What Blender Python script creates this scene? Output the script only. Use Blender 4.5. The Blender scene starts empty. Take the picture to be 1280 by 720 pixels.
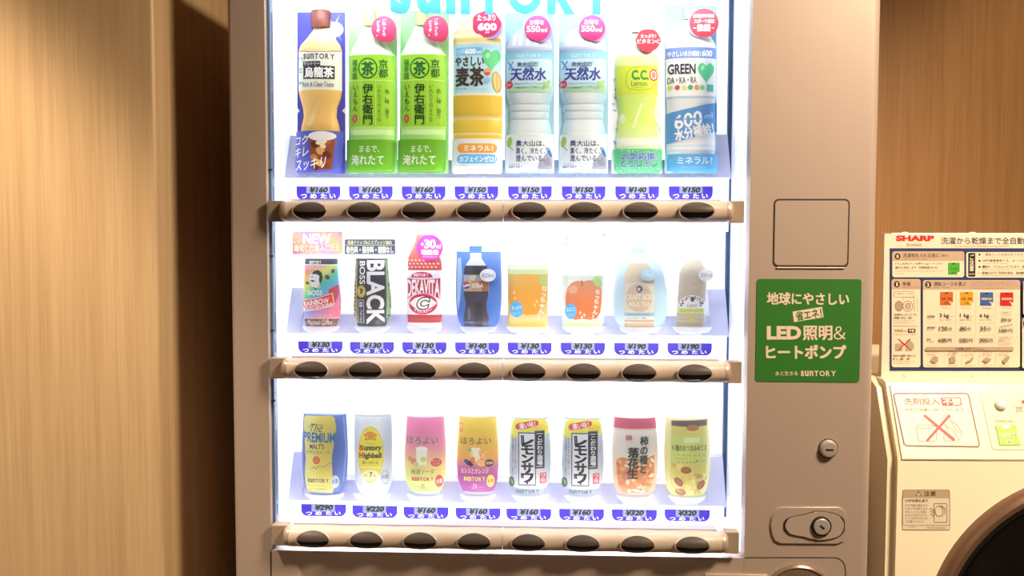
import bpy, bmesh, math, random
from mathutils import Vector, Matrix

random.seed(7)
SC = bpy.context.scene
COL = SC.collection

# ------------------------------------------------------------------ camera
FPX = 1150.0
CAM = Vector((.0763, -1.4461, 1.4281))
YAW, PITCH, ROLL = .0422, .0549, .0020
_cy, _sy, _cp, _sp = math.cos(YAW), math.sin(YAW), math.cos(PITCH), math.sin(PITCH)
FWD = Vector((-_sy * _cp, _cy * _cp, -_sp))
_r0 = Vector((_cy, _sy, 0)); _u0 = _r0.cross(FWD)
RGT = _r0 * math.cos(ROLL) + _u0 * math.sin(ROLL)
UPV = -_r0 * math.sin(ROLL) + _u0 * math.cos(ROLL)
cd = bpy.data.cameras.new('camera'); cam = bpy.data.objects.new('camera', cd); COL.objects.link(cam)
cd.sensor_fit = 'HORIZONTAL'; cd.sensor_width = 36; cd.lens = FPX / 1280 * 36; cd.clip_start = .02
cam.matrix_world = Matrix(((RGT.x, UPV.x, -FWD.x, CAM.x), (RGT.y, UPV.y, -FWD.y, CAM.y), (RGT.z, UPV.z, -FWD.z, CAM.z), (0, 0, 0, 1)))
SC.camera = cam

# ------------------------------------------------------------------ light, exposure
w = bpy.data.worlds.new('world'); SC.world = w; w.use_nodes = True
w.node_tree.nodes['Background'].inputs[0].default_value = (1, .8, .6, 1)
w.node_tree.nodes['Background'].inputs[1].default_value = .02
SC.view_settings.view_transform = 'Standard'; SC.view_settings.look = 'None'
SC.view_settings.exposure = 0; SC.view_settings.gamma = 1; SC.view_settings.use_curve_mapping = False
SC.cycles.use_denoising = True
SC.cycles.max_bounces = 8; SC.cycles.transparent_max_bounces = 16
SC.cycles.sample_clamp_indirect = 6
WARM = (1.0, .80, .57)

def area(name, loc, direction, sx, sy, power, color, spread=180):
    l = bpy.data.lights.new(name, 'AREA'); l.shape = 'RECTANGLE'; l.size = sx; l.size_y = sy
    l.energy = power; l.color = color; l.spread = math.radians(spread)
    o = bpy.data.objects.new(name, l); COL.objects.link(o); o.location = loc
    o.rotation_euler = Vector(direction).to_track_quat('-Z', 'Y').to_euler()
    return o

def spot(name, loc, target, power, color, angle, blend=.6, radius=.05):
    l = bpy.data.lights.new(name, 'SPOT'); l.energy = power; l.color = color; l.spot_size = math.radians(angle)
    l.spot_blend = blend; l.shadow_soft_size = radius
    o = bpy.data.objects.new(name, l); COL.objects.link(o); o.location = loc
    o.rotation_euler = (Vector(target) - Vector(loc)).to_track_quat('-Z', 'Y').to_euler()
    return o

LED = (.88, .95, 1.0)
spot('wall_downlight', (-1.02, -.55, 2.58), (-1.02, -.12, 0), 165, WARM, 62, .5, .06)
spot('machine_downlight', (1.25, -.92, 2.58), (.25, -.2, .7), 345, WARM, 110, .8, .22)
spot('washer_downlight', (1.0, -.65, 2.58), (1.0, -.15, 0), 12, WARM, 75, .8, .15)
spot('alcove_fill', (1.25, .42, 2.58), (1.25, .62, 0), 30, WARM, 90, .8, .08)  # unseen lamp added to brighten the back wall
spot('corridor_downlight', (-.9, -2.4, 2.58), (-.9, -2.2, 0), 90, WARM, 130, .8, .08)
BARZ = (1.4686, 1.2197, .9500)
for i, z in enumerate(BARZ):      # unseen strip lights added behind each button bar to light the samples evenly
    area('bar_fill_up', (.004, .012, z + .012), (0, .55, .84), .70, .012, (.95, .66, .58)[i], LED, 150)
    area('bar_fill_down', (.004, .012, z - .012), (0, .55, -.84), .70, .012, 0.66 if i < 2 else .6, LED, 150)
area('led_strip_header', (.004, .016, 1.835), (0, .55, -.84), .72, .014, 1.25, LED, 150)

# ------------------------------------------------------------------ helpers
def lin(c): return c / 12.92 if c <= .04045 else ((c + .055) / 1.055) ** 2.4
def hexc(h): return tuple(lin(int(h[i:i + 2], 16) / 255) for i in (1, 3, 5)) + (1,)
_M = {}
def mat(h, rough=.5, metal=0.0, spec=.5, emit=0, emit_col=None, key=''):
    k = (h, rough, metal, spec, emit, emit_col, key)
    if k in _M: return _M[k]
    m = bpy.data.materials.new('paint_' + h[1:]); m.use_nodes = True
    b = m.node_tree.nodes['Principled BSDF']
    b.inputs['Base Color'].default_value = hexc(h); b.inputs['Roughness'].default_value = rough
    b.inputs['Metallic'].default_value = metal; b.inputs['Specular IOR Level'].default_value = spec
    if emit:
        b.inputs['Emission Color'].default_value = hexc(emit_col or h); b.inputs['Emission Strength'].default_value = emit
    _M[k] = m; return m

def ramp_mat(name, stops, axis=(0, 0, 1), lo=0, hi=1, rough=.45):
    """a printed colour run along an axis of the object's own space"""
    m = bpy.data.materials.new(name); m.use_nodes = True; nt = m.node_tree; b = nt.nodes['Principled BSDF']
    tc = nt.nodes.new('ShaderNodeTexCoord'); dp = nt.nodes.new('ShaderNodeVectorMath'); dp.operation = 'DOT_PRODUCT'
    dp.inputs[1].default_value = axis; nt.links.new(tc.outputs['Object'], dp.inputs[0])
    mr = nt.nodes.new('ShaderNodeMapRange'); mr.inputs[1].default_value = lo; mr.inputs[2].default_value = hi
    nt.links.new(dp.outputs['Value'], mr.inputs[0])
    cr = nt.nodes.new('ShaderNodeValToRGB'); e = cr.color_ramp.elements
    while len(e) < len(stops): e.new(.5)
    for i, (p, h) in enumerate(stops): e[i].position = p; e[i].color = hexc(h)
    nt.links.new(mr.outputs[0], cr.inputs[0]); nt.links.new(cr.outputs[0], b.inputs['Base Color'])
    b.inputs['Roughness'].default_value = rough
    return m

def clear_mat(name, tint, body=.12, gloss=.06, rough=.08):
    m = bpy.data.materials.new(name); m.use_nodes = True; nt = m.node_tree; nt.nodes.clear()
    out = nt.nodes.new('ShaderNodeOutputMaterial'); t = nt.nodes.new('ShaderNodeBsdfTransparent')
    d = nt.nodes.new('ShaderNodeBsdfDiffuse'); d.inputs[0].default_value = hexc(tint)
    g = nt.nodes.new('ShaderNodeBsdfGlossy'); g.inputs['Roughness'].default_value = rough
    m1 = nt.nodes.new('ShaderNodeMixShader'); m1.inputs[0].default_value = body
    m2 = nt.nodes.new('ShaderNodeMixShader')
    lw = nt.nodes.new('ShaderNodeLayerWeight'); lw.inputs[0].default_value = .25
    ml = nt.nodes.new('ShaderNodeMath'); ml.operation = 'MULTIPLY'; ml.inputs[1].default_value = gloss * 4
    nt.links.new(lw.outputs['Fresnel'], ml.inputs[0]); nt.links.new(ml.outputs[0], m2.inputs[0])
    nt.links.new(t.outputs[0], m1.inputs[1]); nt.links.new(d.outputs[0], m1.inputs[2])
    nt.links.new(m1.outputs[0], m2.inputs[1]); nt.links.new(g.outputs[0], m2.inputs[2])
    nt.links.new(m2.outputs[0], out.inputs[0])
    return m

def wood_mat(name, c1, c2, rough=.45):
    m = bpy.data.materials.new(name); m.use_nodes = True; nt = m.node_tree; b = nt.nodes['Principled BSDF']
    tc = nt.nodes.new('ShaderNodeTexCoord')
    def noise(scale, s, det):
        mp = nt.nodes.new('ShaderNodeMapping'); mp.inputs['Scale'].default_value = scale
        nt.links.new(tc.outputs['Object'], mp.inputs[0])
        n = nt.nodes.new('ShaderNodeTexNoise'); n.inputs['Scale'].default_value = s; n.inputs['Detail'].default_value = det
        nt.links.new(mp.outputs[0], n.inputs['Vector']); return n
    a = noise((1, 1, .018), 330, 3); c = noise((1, 1, .03), 60, 2)
    mx = nt.nodes.new('ShaderNodeMath'); mx.operation = 'MULTIPLY_ADD'; mx.inputs[1].default_value = .5
    ad = nt.nodes.new('ShaderNodeMath'); ad.operation = 'MULTIPLY'; ad.inputs[1].default_value = .5
    nt.links.new(c.outputs[0], ad.inputs[0]); nt.links.new(a.outputs[0], mx.inputs[0]); nt.links.new(ad.outputs[0], mx.inputs[2])
    cr = nt.nodes.new('ShaderNodeValToRGB'); cr.color_ramp.elements[0].position = .36; cr.color_ramp.elements[1].position = .62
    cr.color_ramp.elements[0].color = hexc(c1); cr.color_ramp.elements[1].color = hexc(c2)
    nt.links.new(mx.outputs[0], cr.inputs[0]); nt.links.new(cr.outputs[0], b.inputs['Base Color'])
    b.inputs['Roughness'].default_value = rough
    bp_ = nt.nodes.new('ShaderNodeBump'); bp_.inputs['Strength'].default_value = .08; bp_.inputs['Distance'].default_value = .001
    nt.links.new(a.outputs[0], bp_.inputs['Height']); nt.links.new(bp_.outputs[0], b.inputs['Normal'])
    return m

def painted_metal(name, h, rough=.42, metal=.25):
    m = mat(h, rough, metal, key=name); m.name = name
    nt = m.node_tree; b = nt.nodes['Principled BSDF']
    n = nt.nodes.new('ShaderNodeTexNoise'); n.inputs['Scale'].default_value = 900
    tc = nt.nodes.new('ShaderNodeTexCoord'); nt.links.new(tc.outputs['Object'], n.inputs['Vector'])
    bu = nt.nodes.new('ShaderNodeBump'); bu.inputs['Strength'].default_value = .06; bu.inputs['Distance'].default_value = .0005
    nt.links.new(n.outputs[0], bu.inputs['Height']); nt.links.new(bu.outputs[0], b.inputs['Normal'])
    return m

def link(name, me, parent=None, loc=(0, 0, 0)):
    o = bpy.data.objects.new(name, me); COL.objects.link(o); o.location = loc
    if parent: o.parent = parent
    return o
def obj(name, bm, m, parent=None, loc=(0, 0, 0), smooth=False, kind=None):
    bmesh.ops.recalc_face_normals(bm, faces=bm.faces)
    me = bpy.data.meshes.new(name); bm.to_mesh(me); bm.free()
    for q in (m if isinstance(m, (list, tuple)) else [m]): me.materials.append(q)
    if smooth:
        me.shade_smooth()
        me.set_sharp_from_angle(angle=math.radians(38))
    o = link(name, me, parent, loc)
    if kind: o['kind'] = kind
    return o
def thing(name, label, cat, loc=(0, 0, 0), group=None):
    o = bpy.data.objects.new(name, None); COL.objects.link(o); o.location = loc; o.empty_display_size = .02
    o['label'] = label; o['category'] = cat
    if group: o['group'] = group
    return o
def copy_tree(o, parent=None):
    c = o.copy(); COL.objects.link(c); c.parent = parent
    for ch in list(o.children): copy_tree(ch, c)
    return c

def add_box(bm, x0, x1, y0, y1, z0, z1, bev=0, seg=2, mi=0):
    r = bmesh.ops.create_cube(bm, size=1)
    for v in r['verts']:
        v.co = Vector(((x0 + x1) / 2 + v.co.x * (x1 - x0), (y0 + y1) / 2 + v.co.y * (y1 - y0), (z0 + z1) / 2 + v.co.z * (z1 - z0)))
    fs = set(f for v in r['verts'] for f in v.link_faces)
    for f in fs: f.material_index = mi
    if bev:
        es = list(set(e for v in r['verts'] for e in v.link_edges))
        bmesh.ops.bevel(bm, geom=es, offset=bev, segments=seg, affect='EDGES', profile=.5)
    return bm
def box(*a, **k): return add_box(bmesh.new(), *a, **k)

def add_prism(bm, pts, a0, a1, axis='Y', mi=0):
    """closed outline pts extruded along an axis: 'Y' pts are (x,z), 'X' pts are (y,z), 'Z' pts are (x,y)"""
    def mk(p, a): return {'Y': (p[0], a, p[1]), 'X': (a, p[0], p[1]), 'Z': (p[0], p[1], a)}[axis]
    A = [bm.verts.new(mk(p, a0)) for p in pts]; B = [bm.verts.new(mk(p, a1)) for p in pts]
    n = len(pts); fs = [bm.faces.new(A), bm.faces.new(B[::-1])]
    for i in range(n): fs.append(bm.faces.new((A[i], B[i], B[(i + 1) % n], A[(i + 1) % n])))
    for f in fs: f.material_index = mi
    return fs
def prism(*a, **k):
    bm = bmesh.new(); add_prism(bm, *a, **k); return bm

def rrect(x0, y0, x1, y1, r, n=5, corners=(1, 1, 1, 1)):
    """corners in the order (x1,y1) (x0,y1) (x0,y0) (x1,y0)"""
    if x0 > x1: x0, x1 = x1, x0
    if y0 > y1: y0, y1 = y1, y0
    out = []
    for (cx, cy, ux, uy, a0), on in zip(((x1, y1, -1, -1, 0), (x0, y1, 1, -1, 90), (x0, y0, 1, 1, 180), (x1, y0, -1, 1, 270)), corners):
        if r <= 0 or not on: out.append((cx, cy)); continue
        for i in range(n + 1):
            a = math.radians(a0 + 90 * i / n)
            out.append((cx + ux * r + r * math.cos(a), cy + uy * r + r * math.sin(a)))
    return out

def add_lathe(bm, prof, n=32, center=(0, 0, 0), axis='Y', mi=0, cap=True):
    """prof: (radius, along) revolved about an axis through center"""
    rings = []
    c = Vector(center)
    for r, a in prof:
        ring = []
        for i in range(n):
            t = 2 * math.pi * i / n
            p = {'Y': (r * math.cos(t), a, r * math.sin(t)), 'Z': (r * math.cos(t), r * math.sin(t), a)}[axis]
            ring.append(bm.verts.new(c + Vector(p)))
        rings.append(ring)
    for A, B in zip(rings, rings[1:]):
        for i in range(n):
            f = bm.faces.new((A[i], A[(i + 1) % n], B[(i + 1) % n], B[i])); f.material_index = mi
    if cap:
        for R_ in (rings[0], rings[-1]):
            f = bm.faces.new(R_); f.material_index = mi
def lathe(*a, **k):
    bm = bmesh.new(); add_lathe(bm, *a, **k); return bm

# a point of the place seen at photo pixel (px,py), on a real plane
def on_plane(px, py, P0, N):
    d = FWD + RGT * ((px - 640) / FPX) - UPV * ((py - 360) / FPX)
    t = (Vector(P0) - CAM).dot(N) / d.dot(N)
    return CAM + d * t
def at(px, py, Y): return on_plane(px, py, (0, Y, 0), Vector((0, 1, 0)))

# ------------------------------------------------------------------ printing: flat shapes and lettering laid on a surface
_G = {}
def glyphs(text, bold=0.0, vert=False):
    k = (text, bold, vert)
    if k in _G: return _G[k]
    heavy = any(ord(ch) > 0x2000 for ch in text)
    cu = bpy.data.curves.new('glyph', 'FONT'); cu.offset = 0 if heavy else bold; cu.resolution_u = 3
    if vert: cu.body = '\n'.join(text); cu.align_x = 'CENTER'; cu.space_line = .98
    else: cu.body = text
    ob = bpy.data.objects.new('glyph', cu); me = bpy.data.meshes.new_from_object(ob)
    vs = [(v.co.x, v.co.y) for v in me.vertices]; fs = [tuple(p.vertices) for p in me.polygons]
    bpy.data.objects.remove(ob); bpy.data.curves.remove(cu); bpy.data.meshes.remove(me)
    _G[k] = (vs, fs); return _G[k]

class Art:
    """layers of print; mp(px,py,lift) gives the point on the carrying surface"""
    def __init__(s, mp, step=None, lift=.0002, inc=.000014):
        s.mp, s.step, s.lift, s.inc = mp, step, lift, inc
        s.bm = bmesh.new(); s.mats = []; s.n = 0
    def mi(s, c):
        m = mat(c, .5) if isinstance(c, str) else c
        if m not in s.mats: s.mats.append(m)
        return s.mats.index(m)
    def put(s, vs, fs, c):
        idx = s.mi(c); b = bmesh.new(); V = [b.verts.new((x, y, 0)) for x, y in vs]
        for f in fs:
            try: b.faces.new([V[i] for i in f])
            except ValueError: pass
        if s.step:
            xs = [v[0] for v in vs]; ys = [v[1] for v in vs]
            if max(xs) - min(xs) > s.step[0] or max(ys) - min(ys) > s.step[1]:
                bmesh.ops.triangulate(b, faces=[f for f in b.faces if len(f.verts) > 4])
                for ax, st, lo, hi in ((0, s.step[0], min(xs), max(xs)), (1, s.step[1], min(ys), max(ys))):
                    k = math.floor(lo / st) + 1
                    while k * st < hi:
                        co = (k * st, 0, 0) if ax == 0 else (0, k * st, 0)
                        no = (1, 0, 0) if ax == 0 else (0, 1, 0)
                        bmesh.ops.bisect_plane(b, geom=b.verts[:] + b.edges[:] + b.faces[:], plane_co=co, plane_no=no)
                        k += 1
        lift = s.lift + s.inc * s.n; s.n += 1
        b.verts.index_update()
        N = [s.bm.verts.new(s.mp(v.co.x, v.co.y, lift)) for v in b.verts]
        for f in b.faces:
            g = s.bm.faces.new([N[v.index] for v in f.verts]); g.material_index = idx
        b.free()
    def P(s, pts, c): s.put(pts, [tuple(range(len(pts)))], c); return s
    def R(s, x0, y0, x1, y1, c, r=0, n=4): return s.P(rrect(x0, y0, x1, y1, r, n), c)
    def E(s, cx, cy, rx, ry, c, rot=0, n=22):
        a = math.radians(rot); ca, sa = math.cos(a), math.sin(a); pts = []
        for i in range(n):
            t = 2 * math.pi * i / n; x, y = rx * math.cos(t), ry * math.sin(t)
            pts.append((cx + x * ca - y * sa, cy + x * sa + y * ca))
        return s.P(pts, c)
    def L(s, pts, wd, c):
        vs, fs = [], []
        for (x0, y0), (x1, y1) in zip(pts, pts[1:]):
            dx, dy = x1 - x0, y1 - y0; l = math.hypot(dx, dy) or 1; nx, ny = -dy / l * wd / 2, dx / l * wd / 2
            ex, ey = dx / l * wd * .2, dy / l * wd * .2; k = len(vs)
            vs += [(x0 + nx - ex, y0 + ny - ey), (x1 + nx + ex, y1 + ny + ey), (x1 - nx + ex, y1 - ny + ey), (x0 - nx - ex, y0 - ny - ey)]
            fs.append((k, k + 1, k + 2, k + 3))
        s.put(vs, fs, c); return s
    def ring(s, pts, wd, c): return s.L(list(pts) + [pts[0]], wd, c)
    def ERing(s, cx, cy, rx, ry, wd, c, n=26):
        return s.ring([(cx + rx * math.cos(2 * math.pi * i / n), cy + ry * math.sin(2 * math.pi * i / n)) for i in range(n)], wd, c)
    def T(s, text, x0, y0, x1, y1, c, bold=.012, vert=False, slant=0, rot=0, even=False, warp=None):
        """lettering stretched to the box; rot turns it about the box centre (degrees, clockwise in the photo)"""
        if even:      # every letter drawn to the same height
            vs, fs, x = [], [], 0
            for ch in text:
                if ch == ' ': x += .3; continue
                gv, gf = glyphs(ch, bold); a = min(p[0] for p in gv); b_ = max(p[0] for p in gv)
                lo = min(p[1] for p in gv); hi = max(p[1] for p in gv); k = len(vs)
                wsc = 1.25 if ch in 'snu' else 1.0
                vs += [((p[0] - a) * wsc + x, (p[1] - lo) / (hi - lo)) for p in gv]; fs += [tuple(i + k for i in f) for f in gf]
                x += (b_ - a) * wsc + .13
        else: vs, fs = glyphs(text, bold, vert)
        ax, bx = min(p[0] for p in vs), max(p[0] for p in vs); ay, by = min(p[1] for p in vs), max(p[1] for p in vs)
        cx, cy = (x0 + x1) / 2, (y0 + y1) / 2
        W, H = abs(x1 - x0), abs(y1 - y0)
        q = []; ca, sa = math.cos(math.radians(rot)), math.sin(math.radians(rot))
        for x, y in vs:
            u = (x - ax) / (bx - ax) - .5; v = (y - ay) / max(by - ay, 1e-6) - .5
            X, Y = u * W + slant * v * H, -v * H
            if warp: Y = Y + warp(u, v)
            q.append((cx + X * ca - Y * sa, cy + X * sa + Y * ca))
        if bold > 0 and any(ord(ch) > 0x2000 for ch in text):      # thicker strokes: the outline repeated a hair to each side
            ex, ey = W / (bx - ax) * bold, H / max(by - ay, 1e-6) * bold * .7
            for dx, dy in ((-1, -1), (1, -1), (-1, 1), (1, 1)): s.put([(x + dx * ex, y + dy * ey) for x, y in q], fs, c)
        else: s.put(q, fs, c)
        return s
    def heart(s, cx, cy, wd, h, c, n=40, rot=0):
        pts = []; ca, sa = math.cos(math.radians(rot)), math.sin(math.radians(rot))
        for i in range(n):
            t = 2 * math.pi * i / n
            x = math.sin(t) ** 3 * wd / 2; y = -(13 * math.cos(t) - 5 * math.cos(2 * t) - 2 * math.cos(3 * t) - math.cos(4 * t)) / 29 * h
            pts.append((cx + x * ca - y * sa, cy + x * sa + y * ca))
        return s.P(pts, c)
    def build(s, name, parent):
        me = bpy.data.meshes.new(name); s.bm.normal_update(); s.bm.to_mesh(me); s.bm.free()
        for m in s.mats: me.materials.append(m)
        return link(name, me, parent)

# ------------------------------------------------------------------ room
WOOD = wood_mat('oak_veneer', '#c4a37a', '#d6b78e', .42)
WOODB = wood_mat('oak_veneer_back', '#a87a48', '#b98b58', .5)
PLASTER = mat('#cfc2b0', .9); CARPET = mat('#4a3b30', .95)
obj('floor', box(-3.2, 2.6, -3.3, 1.0, -.05, 0), CARPET, kind='structure')
obj('ceiling', box(-3.2, 2.6, -3.3, 1.0, 2.62, 2.67), PLASTER, kind='structure')
WLX = -.5520
arc = [(WLX - .006 + .006 * math.sin(math.radians(a)), .006 - .006 * math.cos(math.radians(a))) for a in range(0, 91, 9)]
obj('wall_left', prism([(-3.2, 0)] + arc + [(WLX, .95), (-3.2, .95)], 0, 2.62, 'Z'), WOOD, smooth=True, kind='structure')
obj('wall_back', box(WLX, 2.6, .85, .95, 0, 2.62), WOODB, kind='structure')
obj('wall_right', box(2.5, 2.6, -3.3, .95, 0, 2.62), WOODB, kind='structure')
obj('wall_front', box(-3.2, 2.6, -3.3, -3.2, 0, 2.62), PLASTER, kind='structure')
obj('wall_side', box(-3.2, -3.1, -3.3, 0, 0, 2.62), PLASTER, kind='structure')

# ------------------------------------------------------------------ vending machine
vm = thing('vending_machine', 'beige drink vending machine with a brightly lit display window, left of the washing machine', 'vending machine', (0, 0, 0))
BEIGE = painted_metal('beige_metal', '#b8a497', .40, .15)
BEIGE_L = painted_metal('beige_metal_light', '#c2aea0', .33, .2)
SEAM = mat('#33231b', .7); DARK = mat('#14100e', .5)
WHITE = mat('#f2f4f8', .35); LAV = mat('#bcbedb', .4)  # lavender puts the shade on the white shelf plastic into the colour
WHITE_GLOW = mat('#f4f6fb', .4, emit=1.05, emit_col='#f6f8ff')  # white plastic with added glow, so back panel and price rails come out brighter
LIT_SIDE = mat('#eef1f8', .4, emit=.55, emit_col='#e9f0ff')
ML, MR = -.4337, .5805          # outer sides
WL, WR, WB, WT = -.3745, .3843, .9215, 1.845
CAB = .16                       # depth of the display recess
# steel body shell behind the door
b = bmesh.new()
add_box(b, ML + .004, ML + .02, .03, .70, .05, 1.88); add_box(b, MR - .02, MR - .004, .03, .70, .05, 1.88)
add_box(b, ML + .02, MR - .02, .68, .70, .05, 1.88); add_box(b, ML + .02, MR - .02, .03, .68, 1.862, 1.88); add_box(b, ML + .02, MR - .02, .03, .68, .05, .07)
obj('cabinet', b, BEIGE, vm)
for x in (-.38, .53):
    for y in (.08, .62): obj('foot', lathe([(.02, .0), (.02, .015), (.012, .02), (.012, .05)], 16, (x, y, 0), 'Z'), DARK, vm)
# door: left stile, header, lower panel, right column
def round_col(xa, xb, z0, z1, r, right):
    if right: pts = [(xa, 0)] + [(xb - r + r * math.sin(math.radians(t)), r - r * math.cos(math.radians(t))) for t in range(0, 91, 9)] + [(xb, .03), (xa, .03)]
    else: pts = [(xb, 0), (xb, .03), (xa, .03)] + [(xa + r - r * math.cos(math.radians(t)), r - r * math.sin(math.radians(t))) for t in range(0, 91, 9)]
    return prism(pts, z0, z1, 'Z')
obj('door_stile', round_col(ML, WL, .06, 1.885, .006, False), BEIGE, vm, smooth=True)
obj('door_column', round_col(WR, MR, .06, 1.885, .016, True), BEIGE, vm, smooth=True)
obj('door_header', box(WL, WR, 0, .03, WT, 1.885), BEIGE, vm)
obj('lower_panel', box(WL + .001, WR + .0005, .0005, .03, .06, WB), BEIGE_L, vm)
# display recess
b = bmesh.new()
add_box(b, WL, WR, CAB, CAB + .01, WB - .02, WT + .01)
obj('back_panel', b, WHITE_GLOW, vm)
obj('side_light', box(WL - .008, WL, .03, CAB, WB, WT), LIT_SIDE, vm)
obj('side_light', box(WR, WR + .008, .03, CAB, WB, WT), LIT_SIDE, vm)
obj('recess_sill', box(WL, WR, .03, CAB, WB - .02, WB), WHITE, vm)
obj('recess_top', box(WL, WR, .03, CAB, WT, WT + .01), WHITE, vm)
EDGE_BLUE = mat('#5d7494', .5)
obj('edge_strip', box(WL + .0005, WL + .0045, .012, .03, WB + .002, WT), EDGE_BLUE, vm)  # blue-grey strip added for the reflection at the glass edge
obj('edge_strip', box(WR - .0075, WR - .001, CAB - .012, CAB - .001, WB + .02, WT), mat('#27456a', .5), vm)  # shade along the back corner of the recess, put in as a dark strip
for py in (212, 320, 413, 501): 
    p = at(334, py, .01); obj('pane_clip', box(WL + .0005, WL + .007, .009, .014, p.z - .0013, p.z + .0013, .0006, 1), mat('#222a38', .5), vm)
GLASS = clear_mat('display_glass', '#ffffff', .0, .10, .02)
pane = obj('glass_pane', box(WL + .0048, WR - .0002, .020, .023, WB + .001, WT), GLASS, vm)

# maker's name printed on the glass
A = Art(lambda px, py, l: at(px, py, .0196 - l))
CY = mat('#62d6f4', .5, emit=.28, key='cyan')  # glow added to the letters for the light behind them
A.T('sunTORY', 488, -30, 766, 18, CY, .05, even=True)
A.build('lettering', pane)

# shelves: riser, end plates, price rail
SHZ = [at(640, 222, .10).z, at(640, 418, .10).z, at(640, 629, .10).z]
XL, XR = at(351, 222, .10).x, at(914, 222, .10).x
RAILY = .098
for i, (z, bz) in enumerate(zip(SHZ, BARZ)):
    sh = obj('shelf', prism([(RAILY + .002, z), (RAILY + .022, z + .031), (CAB, z + .031), (CAB, z + .026), (RAILY + .026, z + .026), (RAILY + .006, z - .002)], XL + .03, XR - .03, 'X'), LAV, vm)
    for xa, xb in ((XL, XL + .03), (XR - .03, XR)):
        obj('end_plate', prism([(RAILY + .002, z), (RAILY + .04, z + .075), (CAB, z + .075), (CAB, z - .002), (RAILY + .002, z - .002)], xa, xb, 'X'), LAV, sh)
    obj('price_rail', box(XL + .004, XR - .004, RAILY, RAILY + .004, bz - .03, z - .0005), WHITE_GLOW, vm)

# price plates
VIOLET = mat('#3418b4', .5); GREYW = mat('#8e96b4', .5); INK = mat('#15151c', .6); TW = mat('#f4f2ff', .5)
PRICES = ((160, 160, 160, 150, 150, 150, 140, 150), (130, 130, 130, 140, 130, 130, 190, 190), (290, 220, 160, 160, 160, 160, 320, 320))
TAGS = (([398, 463.5, 529.5, 595.5, 662.5, 729.5, 796.5, 863.5], [233] * 8, [250] * 8),
        ([400.5, 465, 530.5, 596.5, 662, 728.5, 795.5, 862], [426.5, 427.3, 427.7, 428, 428.2, 428.4, 428.8, 429], [441.7, 442.3, 442.8, 443.1, 443.6, 443.9, 444.2, 444.5]),
        ([404.5, 468.5, 532.5, 597.5, 661, 727, 793, 859], [630.2, 632, 633.8, 635, 635.8, 636.2, 636.8, 637], [645.6, 647.6, 649, 650, 650.8, 651.2, 651.8, 652]))
for r in range(3):
    xs, y0s, y1s = TAGS[r]
    for k in range(8):
        hw = (27.3, 27.6, 28)[r]
        a = at(xs[k] - hw, y0s[k], RAILY - .002); c = at(xs[k] + hw, y1s[k], RAILY - .002)
        pl = obj('price_plate', prism(rrect(a.x, c.z, c.x, a.z, .0105, 6, (0, 0, 1, 1)), RAILY - .0025, RAILY - .0005), VIOLET, vm)
        cx, y0, y1 = xs[k], y0s[k], y1s[k]
        wn = obj('price_window', prism(rrect(at(cx - 14.5, y0, RAILY).x, at(cx, y0 + 8.6, RAILY).z, at(cx + 14.5, y0, RAILY).x, a.z, .0012, 3, (0, 0, 1, 1)), RAILY - .0033, RAILY - .0024), GREYW, pl)
        A = Art(lambda px, py, l: at(px, py, RAILY - .0033 - l))
        A.T('¥%d' % PRICES[r][k], cx - 11.5, y0 + .7, cx + 11.8, y0 + 7.8, INK, .055, slant=.22)
        for ch, dx, wd, dy in zip('つめたい', (-18.3, -6.3, 6.5, 17.6), (7, 7.4, 7.2, 7), (.6, 0, 0, .4)):
            A.T(ch, cx + dx - wd / 2, y0 + 9 + dy + (0 if r else .2), cx + dx + wd / 2, y0 + 13.6 - dy * .3 + (0 if r else 1.3), TW, .03)
        A.build('lettering', pl)

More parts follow.
